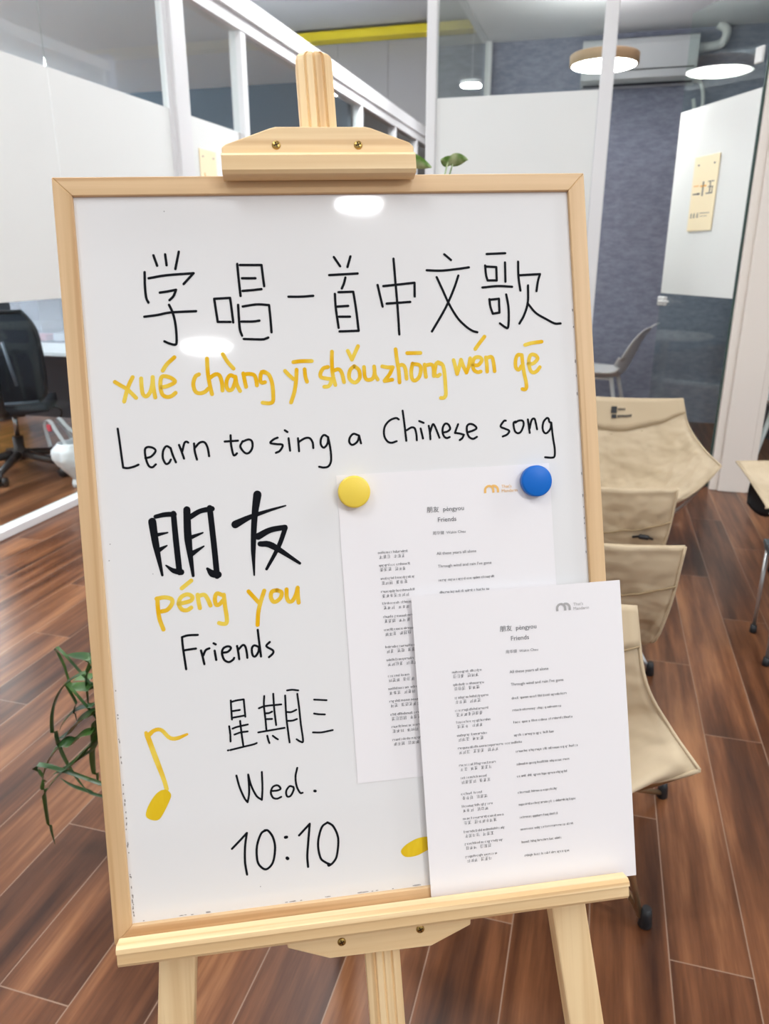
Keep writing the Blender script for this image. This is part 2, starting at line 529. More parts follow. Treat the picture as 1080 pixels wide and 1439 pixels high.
STROKES={
 'chinese_heading':[
  ([(828,-694),(854,-788)],[21.1]),
  ([(932,-687),(938,-786)],[21.1]),
  ([(1055,-666),(1014,-822)],[21.1]),
  ([(739,-844),(733,-983),(738,-1078),(754,-1119)],[21.1]),
  ([(771,-900),(928,-877),(1174,-864)],[21.1]),
  ([(1174,-864),(1078,-960)],[21.1]),
  ([(861,-1032),(933,-1023),(1007,-1010)],[21.1]),
  ([(1007,-1010),(981,-1066),(942,-1103)],[21.1]),
  ([(935,-1145),(964,-1223),(981,-1335),(980,-1479),(963,-1509),(913,-1496),(871,-1475)],[21.1]),
  ([(709,-1246),(828,-1234),(942,-1215),(1173,-1210)],[21.1]),
  ([(1344,-1102),(1351,-1192),(1362,-1314)],[21.1]),
  ([(1362,-1314),(1477,-1318)],[21.1]),
  ([(1344,-1102),(1488,-1098)],[21.1]),
  ([(1488,-1098),(1495,-1197),(1502,-1323)],[21.1]),
  ([(1574,-789),(1578,-928),(1585,-1083)],[21.1]),
  ([(1598,-799),(1795,-804)],[21.1]),
  ([(1795,-804),(1800,-895),(1807,-998)],[21.1]),
  ([(1609,-921),(1731,-924)],[21.1]),
  ([(1607,-1037),(1698,-1032),(1780,-1025)],[21.1]),
  ([(1557,-1164),(1556,-1296),(1559,-1393),(1574,-1448)],[21.1]),
  ([(1598,-1180),(1728,-1165),(1840,-1174)],[21.1]),
  ([(1840,-1174),(1845,-1305),(1847,-1426)],[21.1]),
  ([(1577,-1318),(1679,-1321),(1742,-1315)],[21.1]),
  ([(1588,-1479),(1746,-1489),(1785,-1484),(1813,-1474)],[21.1]),
  ([(2025,-1102),(2142,-1105),(2255,-1100)],[21.1]),
  ([(2471,-745),(2525,-832)],[21.1]),
  ([(2628,-742),(2594,-840)],[21.1]),
  ([(2417,-912),(2666,-904),(2686,-903)],[21.1]),
  ([(2568,-938),(2551,-992),(2528,-1039)],[21.1]),
  ([(2459,-1088),(2460,-1226),(2475,-1406)],[21.1]),
  ([(2494,-1073),(2630,-1073)],[21.1]),
  ([(2634,-1073),(2650,-1232),(2663,-1440)],[21.1]),
  ([(2472,-1207),(2578,-1204)],[21.1]),
  ([(2486,-1302),(2589,-1305)],[21.1]),
  ([(2481,-1440),(2663,-1440)],[21.1]),
  ([(3036,-773),(3042,-1005),(3048,-1244),(3049,-1487)],[21.1]),
  ([(2869,-1016),(2887,-1120),(2905,-1220)],[21.1]),
  ([(2923,-1028),(3225,-1004)],[21.1]),
  ([(3225,-1004),(3219,-1133)],[21.1]),
  ([(2945,-1193),(3173,-1184)],[21.1]),
  ([(3530,-742),(3592,-797)],[21.1]),
  ([(3350,-889),(3488,-896),(3633,-886),(3764,-871)],[21.1]),
  ([(3656,-947),(3601,-1080),(3508,-1258),(3367,-1470)],[21.1]),
  ([(3443,-957),(3497,-1087),(3551,-1219),(3626,-1352),(3704,-1435),(3765,-1478),(3812,-1493)],[21.1]),
  ([(3946,-748),(4131,-744)],[21.1]),
  ([(3925,-857),(3929,-947),(3942,-1000)],[21.1]),
  ([(3942,-1000),(4028,-1002)],[21.1]),
  ([(3925,-867),(4035,-875)],[21.1]),
  ([(4035,-875),(4032,-1003)],[21.1]),
  ([(4124,-833),(4118,-1017)],[21.1]),
  ([(3886,-1067),(4040,-1057),(4182,-1067)],[21.1]),
  ([(3949,-1180),(3955,-1251),(3975,-1320)],[21.1]),
  ([(3975,-1320),(4042,-1312)],[21.1]),
  ([(3953,-1186),(4044,-1179)],[21.1]),
  ([(4044,-1179),(4042,-1312)],[21.1]),
  ([(4119,-1140),(4134,-1256),(4131,-1378),(4118,-1459),(4091,-1454),(4041,-1416)],[21.1]),
  ([(4255,-828),(4251,-976),(4263,-1106)],[21.1]),
  ([(4256,-959),(4469,-953)],[21.1]),
  ([(4469,-953),(4444,-1021),(4424,-1116)],[21.1]),
  ([(4342,-1059),(4331,-1222),(4288,-1342),(4235,-1424)],[21.1]),
  ([(4330,-1232),(4406,-1326),(4509,-1390),(4592,-1434),(4652,-1436)],[21.1]),
 ],
 'pinyin_line':[
  ([(408,-1826),(456,-1860),(514,-1900),(584,-1978)],[33.3]),
  ([(567,-1789),(529,-1858),(500,-1933),(476,-2007)],[33.3]),
  ([(641,-1804),(640,-1888),(647,-1948),(677,-1968),(712,-1930),(735,-1867),(744,-1796)],[33.3]),
  ([(744,-1796),(744,-1893),(754,-1982)],[33.3]),
  ([(814,-1892),(872,-1882),(939,-1848),(910,-1812),(854,-1792),(820,-1804),(806,-1879),(818,-1955),(857,-1982),(899,-1976),(938,-1948)],[33.3]),
  ([(837,-1741),(878,-1684),(950,-1623)],[33.3]),
  ([(1159,-1788),(1125,-1808),(1102,-1875),(1116,-1943),(1156,-1962),(1202,-1951),(1234,-1923)],[33.3]),
  ([(1242,-1647),(1240,-1770),(1251,-1890),(1265,-1975)],[33.3]),
  ([(1253,-1826),(1309,-1794),(1346,-1809),(1362,-1877),(1362,-1946)],[33.3]),
  ([(1484,-1827),(1443,-1808),(1411,-1845),(1401,-1905),(1417,-1944),(1451,-1937),(1481,-1874),(1490,-1827)],[33.3]),
  ([(1488,-1823),(1496,-1892),(1522,-1957)],[33.3]),
  ([(1387,-1611),(1426,-1684),(1476,-1748)],[33.3]),
  ([(1562,-1796),(1570,-1861),(1579,-1921)],[33.3]),
  ([(1570,-1805),(1621,-1803),(1662,-1818),(1676,-1865),(1680,-1912)],[33.3]),
  ([(1782,-1805),(1749,-1787),(1724,-1807),(1714,-1867),(1726,-1889),(1756,-1886)],[33.3]),
  ([(1732,-1790),(1774,-1801),(1802,-1828),(1822,-1906),(1824,-2009),(1816,-2069),(1781,-2083),(1722,-2075)],[33.3]),
  ([(1948,-1789),(1984,-1831),(2020,-1867)],[33.3]),
  ([(2056,-1782),(2045,-1881),(2021,-1992),(1985,-2085)],[33.3]),
  ([(2030,-1710),(2100,-1704),(2203,-1706)],[33.3]),
  ([(2131,-1781),(2134,-1850),(2146,-1898)],[33.3]),
  ([(2351,-1768),(2307,-1779),(2278,-1822),(2280,-1860),(2331,-1876),(2374,-1886),(2363,-1929),(2340,-1950),(2305,-1952)],[33.3]),
  ([(2398,-1626),(2391,-1722),(2392,-1844),(2410,-1940)],[33.3]),
  ([(2401,-1805),(2450,-1794),(2478,-1830),(2494,-1917)],[33.3]),
  ([(2600,-1770),(2558,-1807),(2545,-1876),(2573,-1916),(2608,-1922),(2646,-1880),(2642,-1810),(2600,-1770)],[33.3]),
  ([(2548,-1624),(2582,-1708)],[33.3]),
  ([(2582,-1708),(2647,-1584)],[33.3]),
  ([(2692,-1782),(2695,-1874),(2719,-1905),(2768,-1894),(2789,-1842),(2789,-1781)],[33.3]),
  ([(2789,-1781),(2793,-1860),(2816,-1906)],[33.3]),
  ([(2866,-1783),(2919,-1794),(2968,-1795)],[33.3]),
  ([(2968,-1795),(2933,-1860),(2880,-1919)],[33.3]),
  ([(2880,-1923),(2956,-1913)],[33.3]),
  ([(3005,-1626),(3012,-1732),(3023,-1837),(3024,-1942)],[33.3]),
  ([(3022,-1784),(3062,-1777),(3087,-1813),(3094,-1910)],[33.3]),
  ([(3161,-1768),(3143,-1842),(3148,-1912),(3174,-1931),(3216,-1898),(3238,-1828),(3223,-1784),(3161,-1772)],[33.3]),
  ([(3114,-1667),(3243,-1670)],[33.3]),
  ([(3277,-1782),(3278,-1848),(3283,-1901)],[33.3]),
  ([(3286,-1791),(3340,-1784),(3361,-1816),(3360,-1895)],[33.3]),
  ([(3439,-1784),(3395,-1773),(3379,-1816),(3370,-1878),(3396,-1897),(3420,-1884)],[33.3]),
  ([(3409,-1765),(3452,-1793),(3466,-1873),(3468,-1997),(3467,-2076),(3447,-2106),(3416,-2108)],[33.3]),
  ([(3562,-1751),(3576,-1818),(3589,-1885)],[33.3]),
  ([(3589,-1885),(3623,-1793),(3635,-1750)],[33.3]),
  ([(3635,-1750),(3658,-1821),(3682,-1876)],[33.3]),
  ([(3682,-1876),(3709,-1814),(3727,-1740)],[33.3]),
  ([(3750,-1803),(3800,-1809),(3840,-1766),(3823,-1735),(3773,-1737),(3748,-1790),(3757,-1852),(3792,-1876),(3824,-1871)],[33.3]),
  ([(3782,-1653),(3831,-1593),(3880,-1537)],[33.3]),
  ([(3882,-1737),(3888,-1804),(3887,-1875)],[33.3]),
  ([(3891,-1742),(3938,-1735),(3954,-1780),(3962,-1874)],[33.3]),
  ([(4239,-1728),(4202,-1727),(4179,-1771),(4175,-1842),(4203,-1870),(4233,-1835)],[33.3]),
  ([(4243,-1728),(4248,-1818),(4257,-1908),(4271,-1989),(4272,-2043),(4257,-2062),(4230,-2058)],[33.3]),
  ([(4304,-1816),(4355,-1813),(4400,-1770),(4378,-1734),(4332,-1732),(4310,-1794),(4319,-1875),(4350,-1903),(4388,-1887),(4418,-1852)],[33.3]),
  ([(4281,-1632),(4347,-1616),(4450,-1606)],[33.3]),
 ],
 'english_line':[
  ([(402,-2251),(410,-2365),(418,-2500),(425,-2607)],[19.0]),
  ([(425,-2607),(466,-2614),(523,-2603),(562,-2588)],[19.0]),
  ([(627,-2531),(679,-2520),(722,-2473),(703,-2443),(657,-2431),(629,-2454),(631,-2531),(650,-2600),(682,-2619),(716,-2594)],[19.0]),
  ([(858,-2452),(822,-2433),(791,-2472),(783,-2540),(806,-2594),(835,-2586),(853,-2558)],[19.0]),
  ([(858,-2452),(873,-2516),(897,-2585)],[19.0]),
  ([(936,-2427),(955,-2491),(972,-2555)],[19.0]),
  ([(960,-2491),(984,-2415),(1004,-2401),(1020,-2410)],[19.0]),
  ([(1072,-2421),(1074,-2498),(1088,-2571)],[19.0]),
  ([(1079,-2459),(1122,-2417),(1166,-2415),(1191,-2465),(1200,-2545)],[19.0]),
  ([(1408,-2363),(1407,-2451),(1420,-2540),(1435,-2549),(1455,-2533)],[19.0]),
  ([(1350,-2418),(1472,-2416)],[19.0]),
  ([(1515,-2423),(1490,-2472),(1524,-2529),(1562,-2536),(1597,-2494),(1601,-2433),(1570,-2410),(1509,-2429)],[19.0]),
  ([(1839,-2407),(1800,-2422),(1768,-2453),(1824,-2467),(1881,-2478),(1853,-2530),(1813,-2548)],[19.0]),
  ([(1910,-2342),(1933,-2359)],[19.0]),
  ([(1940,-2418),(1947,-2535)],[19.0]),
  ([(2028,-2423),(2030,-2545)],[19.0]),
  ([(2035,-2456),(2093,-2426),(2137,-2428),(2162,-2469),(2165,-2522)],[19.0]),
  ([(2311,-2426),(2273,-2405),(2243,-2439),(2239,-2495),(2265,-2524),(2301,-2487),(2311,-2426)],[19.0]),
  ([(2311,-2426),(2326,-2545),(2325,-2646),(2299,-2700),(2253,-2711),(2209,-2701)],[19.0]),
  ([(2605,-2428),(2554,-2408),(2517,-2441),(2509,-2486),(2537,-2512),(2584,-2485),(2605,-2436)],[19.0]),
  ([(2605,-2428),(2619,-2502)],[19.0]),
  ([(2995,-2293),(2967,-2279),(2904,-2301),(2855,-2358),(2845,-2438),(2872,-2495),(2912,-2512),(2962,-2500)],[19.0]),
  ([(3037,-2212),(3046,-2328),(3056,-2500)],[19.0]),
  ([(3067,-2399),(3114,-2376),(3145,-2388),(3157,-2444),(3158,-2500)],[19.0]),
  ([(3192,-2319),(3234,-2338)],[19.0]),
  ([(3202,-2391),(3219,-2487)],[19.0]),
  ([(3282,-2369),(3290,-2434),(3291,-2498)],[19.0]),
  ([(3289,-2441),(3313,-2374),(3329,-2356),(3350,-2398),(3380,-2488)],[19.0]),
  ([(3425,-2440),(3465,-2431),(3490,-2406),(3476,-2367),(3446,-2356),(3421,-2387),(3414,-2440),(3427,-2479),(3453,-2495),(3481,-2487)],[19.0]),
  ([(3571,-2368),(3552,-2409),(3535,-2450)],[19.0]),
  ([(3535,-2450),(3580,-2458),(3622,-2472)],[19.0]),
  ([(3622,-2472),(3605,-2503),(3578,-2521)],[19.0]),
  ([(3667,-2449),(3715,-2436),(3751,-2415),(3726,-2383),(3687,-2371),(3658,-2391),(3655,-2445),(3672,-2495),(3710,-2516),(3750,-2499)],[19.0]),
  ([(4047,-2357),(4027,-2360),(3991,-2410),(4031,-2433),(4076,-2458),(4052,-2492),(4007,-2509)],[19.0]),
  ([(4141,-2381),(4178,-2363),(4218,-2369),(4222,-2412),(4192,-2472),(4156,-2484),(4129,-2453),(4123,-2384),(4146,-2370)],[19.0]),
  ([(4269,-2356),(4275,-2422),(4281,-2488)],[19.0]),
  ([(4282,-2446),(4306,-2366),(4335,-2352),(4348,-2395),(4357,-2457)],[19.0]),
  ([(4505,-2399),(4486,-2390),(4479,-2359),(4459,-2354),(4425,-2391),(4414,-2452),(4428,-2492),(4456,-2497),(4494,-2456),(4505,-2399)],[19.0]),
  ([(4505,-2399),(4514,-2543),(4526,-2652),(4520,-2730),(4487,-2742),(4423,-2734)],[19.0]),
 ],
 'friends_characters':[
  ([(647,-3118),(665,-3333),(703,-3618)],[67.0,56.4,21.2]),
  ([(680,-3074),(767,-3060),(849,-3063)],[35.3,42.3,42.3]),
  ([(842,-3054),(847,-3294),(859,-3604)],[45.8,49.4,49.4]),
  ([(874,-3602),(805,-3583),(742,-3530)],[52.9,42.3,14.1]),
  ([(671,-3244),(778,-3228)],[35.3,14.1]),
  ([(686,-3385),(763,-3348)],[42.3,14.1]),
  ([(965,-3028),(958,-3302),(980,-3644)],[59.9,63.5,24.7]),
  ([(989,-3098),(1084,-3049),(1194,-3034)],[45.8,42.3,45.8]),
  ([(1173,-3024),(1188,-3370),(1197,-3664)],[49.4,49.4,49.4]),
  ([(1208,-3651),(1154,-3635),(1114,-3589)],[59.9,63.5,24.7]),
  ([(976,-3289),(1095,-3251)],[38.8,14.1]),
  ([(982,-3438),(1095,-3377)],[45.8,14.1]),
  ([(1617,-2928),(1577,-3137),(1546,-3430),(1538,-3681)],[70.5,52.9,42.3,14.1]),
  ([(1395,-3194),(1535,-3134),(1709,-3085),(1871,-3048)],[67.0,42.3,26.4,14.1]),
  ([(1599,-3320),(1714,-3268),(1853,-3251)],[59.9,49.4,45.8]),
  ([(1856,-3256),(1781,-3429),(1656,-3632)],[42.3,38.8,24.7]),
  ([(1612,-3391),(1722,-3416),(1969,-3600)],[45.8,56.4,24.7]),
 ],
 'friends_pinyin':[
  ([(644,-3831),(642,-3919),(650,-4023),(678,-4122)],[35.4]),
  ([(636,-3831),(710,-3825),(770,-3846),(771,-3890),(725,-3942),(670,-3953)],[35.4]),
  ([(829,-3894),(891,-3887),(947,-3872),(957,-3836),(912,-3813),(856,-3836),(832,-3894),(856,-3948),(902,-3960),(942,-3939)],[35.4]),
  ([(869,-3753),(959,-3688)],[35.4]),
  ([(1008,-3824),(1012,-3885),(1020,-3950)],[35.4]),
  ([(1012,-3837),(1067,-3829),(1095,-3868),(1118,-3934)],[35.4]),
  ([(1238,-3847),(1184,-3826),(1162,-3873),(1170,-3930),(1201,-3928),(1235,-3895)],[35.4]),
  ([(1246,-3843),(1251,-3952),(1259,-4058),(1252,-4110),(1220,-4115),(1185,-4104)],[35.4]),
  ([(1475,-3829),(1516,-3882),(1560,-3939)],[35.4]),
  ([(1621,-3834),(1584,-3928),(1553,-4031),(1538,-4152)],[35.4]),
  ([(1742,-3839),(1693,-3848),(1678,-3895),(1695,-3941),(1727,-3944),(1769,-3911),(1781,-3863),(1742,-3839)],[35.4]),
  ([(1829,-3838),(1826,-3907),(1843,-3953),(1879,-3948),(1915,-3890),(1934,-3830)],[35.4]),
  ([(1934,-3830),(1931,-3899),(1934,-3973)],[35.4]),
 ],
 'friends_english':[
  ([(839,-4208),(842,-4315),(857,-4510)],[19.7]),
  ([(839,-4208),(893,-4196),(984,-4199)],[19.7]),
  ([(847,-4333),(893,-4329),(959,-4325)],[19.7]),
  ([(1003,-4347),(1013,-4400),(1025,-4478)],[19.7]),
  ([(1021,-4395),(1046,-4348),(1081,-4334)],[19.7]),
  ([(1122,-4290),(1141,-4302)],[19.7]),
  ([(1127,-4360),(1136,-4448)],[19.7]),
  ([(1198,-4386),(1247,-4381),(1278,-4349),(1255,-4330),(1211,-4343),(1193,-4386),(1208,-4452),(1250,-4479),(1290,-4460),(1301,-4444)],[19.7]),
  ([(1335,-4334),(1343,-4399),(1347,-4460)],[19.7]),
  ([(1345,-4370),(1387,-4331),(1410,-4345),(1420,-4396),(1423,-4454)],[19.7]),
  ([(1537,-4362),(1494,-4343),(1470,-4371),(1473,-4431),(1496,-4448),(1529,-4406),(1537,-4362)],[19.7]),
  ([(1536,-4198),(1541,-4297),(1550,-4453)],[19.7]),
  ([(1640,-4323),(1606,-4360),(1662,-4403),(1663,-4433),(1623,-4466)],[19.7]),
 ],
 'weekday_characters':[
  ([(1243,-4843),(1242,-4933),(1242,-5024)],[17.0]),
  ([(1248,-4857),(1295,-4848),(1363,-4844)],[17.0]),
  ([(1363,-4844),(1365,-4924),(1367,-5010)],[17.0]),
  ([(1255,-4945),(1320,-4941)],[17.0]),
  ([(1248,-5008),(1363,-4998)],[17.0]),
  ([(1212,-5085),(1217,-5155),(1215,-5231)],[17.0]),
  ([(1241,-5111),(1289,-5098),(1385,-5086)],[17.0]),
  ([(1255,-5169),(1316,-5154),(1379,-5152)],[17.0]),
  ([(1316,-5045),(1321,-5155),(1330,-5284)],[17.0]),
  ([(1185,-5313),(1189,-5312)],[17.0]),
  ([(1207,-5312),(1328,-5294),(1422,-5281),(1456,-5271)],[17.0]),
  ([(1555,-4830),(1546,-4920),(1552,-5060),(1554,-5152)],[17.0]),
  ([(1640,-4817),(1640,-4962),(1648,-5118)],[17.0]),
  ([(1497,-4942),(1561,-4927),(1708,-4926)],[17.0]),
  ([(1554,-4996),(1588,-4997),(1618,-4986)],[17.0]),
  ([(1553,-5052),(1613,-5056)],[17.0]),
  ([(1477,-5171),(1598,-5162),(1725,-5153)],[17.0]),
  ([(1558,-5211),(1566,-5255),(1574,-5283)],[17.0]),
  ([(1610,-5217),(1635,-5241),(1655,-5256)],[17.0]),
  ([(1750,-4844),(1748,-5048),(1755,-5178),(1763,-5297)],[17.0]),
  ([(1771,-4798),(1822,-4797),(1876,-4808)],[17.0]),
  ([(1865,-4839),(1874,-4974),(1880,-5137),(1891,-5295),(1864,-5299),(1831,-5274)],[17.0]),
  ([(1758,-5004),(1798,-5008),(1846,-4991)],[17.0]),
  ([(1759,-5089),(1803,-5091),(1846,-5081)],[17.0]),
  ([(2020,-4910),(2138,-4928)],[17.0]),
  ([(2011,-5044),(2050,-5054),(2113,-5063)],[17.0]),
  ([(1989,-5224),(2071,-5232),(2178,-5221)],[17.0]),
 ],
 'weekday_english':[
  ([(1247,-5560),(1270,-5677),(1307,-5783),(1334,-5826)],[17.7]),
  ([(1334,-5826),(1355,-5732),(1357,-5563)],[17.7]),
  ([(1357,-5563),(1376,-5666),(1419,-5773),(1468,-5819)],[17.7]),
  ([(1468,-5819),(1481,-5700),(1485,-5552)],[17.7]),
  ([(1571,-5745),(1621,-5745),(1650,-5731),(1624,-5697),(1579,-5706),(1556,-5755),(1572,-5808),(1610,-5824),(1650,-5811)],[17.7]),
  ([(1768,-5727),(1735,-5718),(1701,-5760),(1706,-5812),(1740,-5810),(1772,-5756),(1770,-5727)],[17.7]),
  ([(1819,-5549),(1797,-5633),(1802,-5725),(1831,-5792),(1854,-5794)],[17.7]),
  ([(1969,-5789),(1976,-5792)],[24.9]),
 ],
 'start_time':[
  ([(1160,-6254),(1236,-6186),(1307,-6120)],[19.7]),
  ([(1307,-6120),(1282,-6249),(1272,-6397),(1283,-6519)],[19.7]),
  ([(1491,-6114),(1439,-6142),(1392,-6262),(1388,-6400),(1423,-6468),(1472,-6489),(1532,-6430),(1561,-6295),(1547,-6190),(1507,-6122),(1474,-6114)],[19.7]),
  ([(1664,-6205),(1676,-6204)],[27.2]),
  ([(1667,-6407),(1673,-6413)],[29.5]),
  ([(1794,-6202),(1902,-6102)],[19.7]),
  ([(1902,-6102),(1877,-6276),(1859,-6413),(1860,-6517)],[19.7]),
  ([(2072,-6108),(2012,-6153),(1969,-6299),(1982,-6440),(2025,-6492),(2069,-6518)],[19.7]),
  ([(2072,-6108),(2126,-6156),(2164,-6276),(2142,-6437),(2104,-6502),(2059,-6531),(2052,-6516)],[19.7]),
 ],
 'music_note':[
  ([(454,-5069),(472,-5095),(518,-5061),(565,-5049),(604,-5067),(648,-5124),(686,-5148),(740,-5148),(823,-5121)],[28.4,42.5,34.0,32.6,32.6,34.0,34.0,34.0,21.3]),
  ([(462,-5087),(526,-5321),(580,-5509),(603,-5617)],[42.5,44.0,36.9,35.5]),
 ],
}
BLOBS=[[(593,-5620),(625,-5644),(639,-5685),(610,-5752),(557,-5844),(513,-5896),(459,-5896),(408,-5866),(400,-5826),(429,-5752),(488,-5668),(545,-5625)],[(3110,-6384),(3026,-6363),(2920,-6372),(2812,-6422),(2762,-6479),(2805,-6537),(2910,-6540),(3018,-6500),(3105,-6458)]]
# ------------------------------------------------------------------ the setting
HX0, HX1, HY0, HY1, HZ = -9.0, 6.0, -4.5, 13.0, 4.68
WX = -2.73                                       # plane of the long glass partition
BX0, BX1, BY0, BY1, BZ = -1.015, 1.78, 4.60, 6.60, 2.865   # glass booth
struct(MB().box((HX0, -6, -0.1), (HX1, HY1 + 0.2, 0)).build('floor', 'floor'))
struct(MB().box((HX0, HY0, HZ), (HX1, HY1 + 0.2, HZ + 0.1)).build('ceiling', 'ceil_hall'))
wf = MB().box((HX0, HY1, 0), (HX1, HY1 + 0.15, HZ))
for k in range(18):
    x = HX0 + 0.4 + k * 0.83
    wf.box((x, HY1 - 0.012, 0), (x + 0.02, HY1, HZ))
struct(wf.build('wall_far', 'wall_grey'))
struct(MB().box((HX0, 12.70, 4.52), (HX1, 12.98, 4.64), bevel=0.01).build('trim_1', 'yellow_paint'))

# long partition of the office: rails and posts
R = MB()
R.box((WX - 0.06, 1.2, 2.85), (WX + 0.05, 12.9, 2.94)).box((WX - 0.06, 1.2, 2.94), (WX + 0.07, 12.9, 3.07))
struct(R.build('trim_2', 'white_alu'))
struct(MB().box((WX - 0.04, 1.2, 0), (WX + 0.035, 12.9, 0.042), bevel=0.004).build('trim_3', 'white_alu'))
POSTS = [(4.735, 4.90), (5.705, 5.79), (7.20, 7.28), (8.62, 8.70), (10.05, 10.12), (11.2, 11.28), (12.35, 12.45)]
for i, (a, b) in enumerate(POSTS):
    p = MB().box((WX - 0.05, a, 0.042), (WX + 0.045, b, 2.85), bevel=0.004)
    if i == 0:
        p.box((WX - 0.03, a - 0.045, 0.042), (WX + 0.015, a, 2.85), bevel=0.003)
    struct(p.build('trim_%d' % (4 + i), 'white_alu'))
PANES = [(1.25, 3.567), (3.569, 4.69), (4.90, 5.705), (5.79, 7.20), (7.28, 8.62), (8.70, 10.05), (10.12, 11.2), (11.28, 12.35)]
for i, (a, b) in enumerate(PANES):
    w = struct(MB().box((WX - 0.005, a, 0.042), (WX + 0.005, b, 2.85)).build('window_%d' % (i + 1), 'glass'))
    MB().box((WX + 0.0055, a + 0.0005, 1.097), (WX + 0.0075, b - 0.0005, 2.185)).build('frosted_film', 'film', w)

# office behind the partition
struct(MB().box((HX0 + 1.0, 8.50, 0), (WX - 0.07, 8.62, 3.08)).build('wall_office_back', 'slate'))
struct(MB().box((HX0 + 0.9, 1.2, 0), (HX0 + 1.0, 12.9, 3.08)).build('wall_office_side', 'wall_grey'))
struct(MB().box((HX0 + 0.9, 1.2, 3.08), (WX - 0.061, 12.9, 3.14)).build('ceiling_office', 'ceil_office'))

# booth
struct(MB().box((BX0 - 0.05, BY1, 0), (BX1 + 0.1, BY1 + 0.1, 3.0)).build('wall_booth_back', 'wallpaper'))
struct(MB().box((BX1, BY0 + 0.08, 0), (BX1 + 0.1, BY1, 3.0)).build('wall_booth_side', 'wallpaper'))
struct(MB().box((BX0 - 0.05, BY0 - 0.04, BZ), (BX1 + 0.1, BY1, BZ + 0.08)).build('ceiling_booth', 'ceil_booth'))
struct(MB().box((BX0 - 0.03, BY0 - 0.03, 0), (BX0 + 0.025, BY0 + 0.03, BZ), bevel=0.004).build('trim_11', 'white_alu'))
struct(MB().box((-0.115, BY0 - 0.035, 0), (-0.045, BY0 + 0.035, BZ), bevel=0.004).build('trim_12', 'white_alu'))
struct(MB().box((BX0 - 0.02, BY1 - 0.055, 0), (BX0 + 0.03, BY1, BZ), bevel=0.004).build('trim_13', 'white_alu'))
j = MB().box((0.745, BY0 - 0.035, 0), (0.90, BY0 + 0.05, BZ), bevel=0.004)
j.box((0.700, BY0 - 0.015, 0), (0.745, BY0 + 0.05, BZ), bevel=0.003).box((0.90, BY0 - 0.02, 0), (0.935, BY0 + 0.04, BZ), bevel=0.003)
struct(j.build('trim_14', 'warm_white'))
struct(MB().box((0.935, BY0 - 0.03, 0), (BX1 + 0.1, BY0 + 0.03, 0.045)).build('trim_15', 'white_alu'))
struct(MB().box((BX0 - 0.03, BY0 - 0.04, 2.80), (BX1 + 0.1, BY0 + 0.04, BZ)).build('trim_16', 'white_alu'))
w = struct(MB().box((BX0 + 0.025, BY0 - 0.005, 0.0), (-0.115, BY0 + 0.005, 2.80)).build('window_9', 'glass'))
MB().box((BX0 + 0.027, BY0 - 0.0085, 1.08), (-0.117, BY0 - 0.0055, 2.138)).build('frosted_film', 'film', w)
w = struct(MB().box((BX0 - 0.005, BY0 + 0.03, 0.0), (BX0 + 0.005, BY1 - 0.055, BZ)).build('window_10', 'glass'))
MB().box((BX0 - 0.0085, BY0 + 0.032, 1.08), (BX0 - 0.0055, BY1 - 0.057, 2.138)).build('frosted_film', 'film', w)
w = struct(MB().box((0.935, BY0 - 0.005, 0.045), (BX1 + 0.1, BY0 + 0.005, 2.80)).build('window_11', 'glass'))
MB().box((0.937, BY0 - 0.0085, 1.08), (BX1 + 0.09, BY0 - 0.0055, 2.138)).build('frosted_film', 'film', w)

# open glass door of the booth: local x runs from the hinge to the free edge
DH = Vector((0.690, 4.615, 0)); DD = Vector((0.362, 5.252, 0))
DANG = math.atan2(DD.y - DH.y, DD.x - DH.x)
door = MB().box((0.0, -0.005, 0.012), (0.725, 0.005, 2.62)).build('door_1', 'door_glass', loc=DH, rot=(0, 0, DANG))
struct(door)
MB().box((-0.006, -0.0055, 0.012), (-0.0005, 0.0055, 2.62)).build('glass_edge', 'glass_edge', door)
MB().box((0.002, 0.0055, 1.085), (0.723, 0.0075, 2.112)).build('frosted_film', 'film', door)
for z in (0.16, 2.265):
    MB().box((0.022, 0.0055, z - 0.038), (0.082, 0.022, z + 0.038), bevel=0.006).build('hinge', 'white_plastic', door)
lk = MB().box((0.640, 0.0055, 1.010), (0.716, 0.032, 1.066), bevel=0.006).build('lock_case', 'white_plastic', door)
MB().tube([(0.655, 0.03, 1.035), (0.655, 0.055, 1.035), (0.585, 0.055, 1.037), (0.56, 0.05, 1.04)], 0.008).build('handle', 'white_plastic', lk)

# lamps of the hall and the booth, with added unseen fill lights
def round_lamp(loc, r, top, label, rim, diff, group=None, oval=None, glow=False):
    t = thing('pendant_lamp', label, 'lamp', loc, group=group)
    MB().lathe([(r * 0.97, 0.0), (r, 0.004), (r, 0.055), (r * 0.97, 0.06), (0.02, 0.062)], 40, c=(0, 0, 0.0)).build('lamp_rim', rim, t)
    MB().lathe([(0.001, -0.010), (r * 0.6, -0.009), (r * 0.90, -0.004), (r * 0.955, 0.003)], 40, cap=False).build('diffuser', diff, t)
    if oval:
        for ch in t.children:
            for v in ch.data.vertices: v.co.y *= oval
        t.rotation_euler.z = math.radians(22)
    if glow:
        MB().lathe([(r * 0.3, 0.0625), (r * 0.85, 0.0625)], 40, cap=False).build('added_glow', 'fill_glow', t)  # upward glow added to the lamp to brighten the booth ceiling
    MB().tube([(0, 0, 0.06), (0, 0, top - loc[2])], 0.004, 6).build('cord', 'white_plastic', t)
    MB().lathe([(0.05, -0.03), (0.05, 0.0)], 20, c=(0, 0, top - loc[2])).build('ceiling_cap', 'white_plastic', t)
    return t
round_lamp((-0.117, 5.33, 2.40), 0.205, BZ, 'round pendant lamp with wooden rim hanging in the glass booth', 'lamp_wood', 'lamp_booth', glow=True)
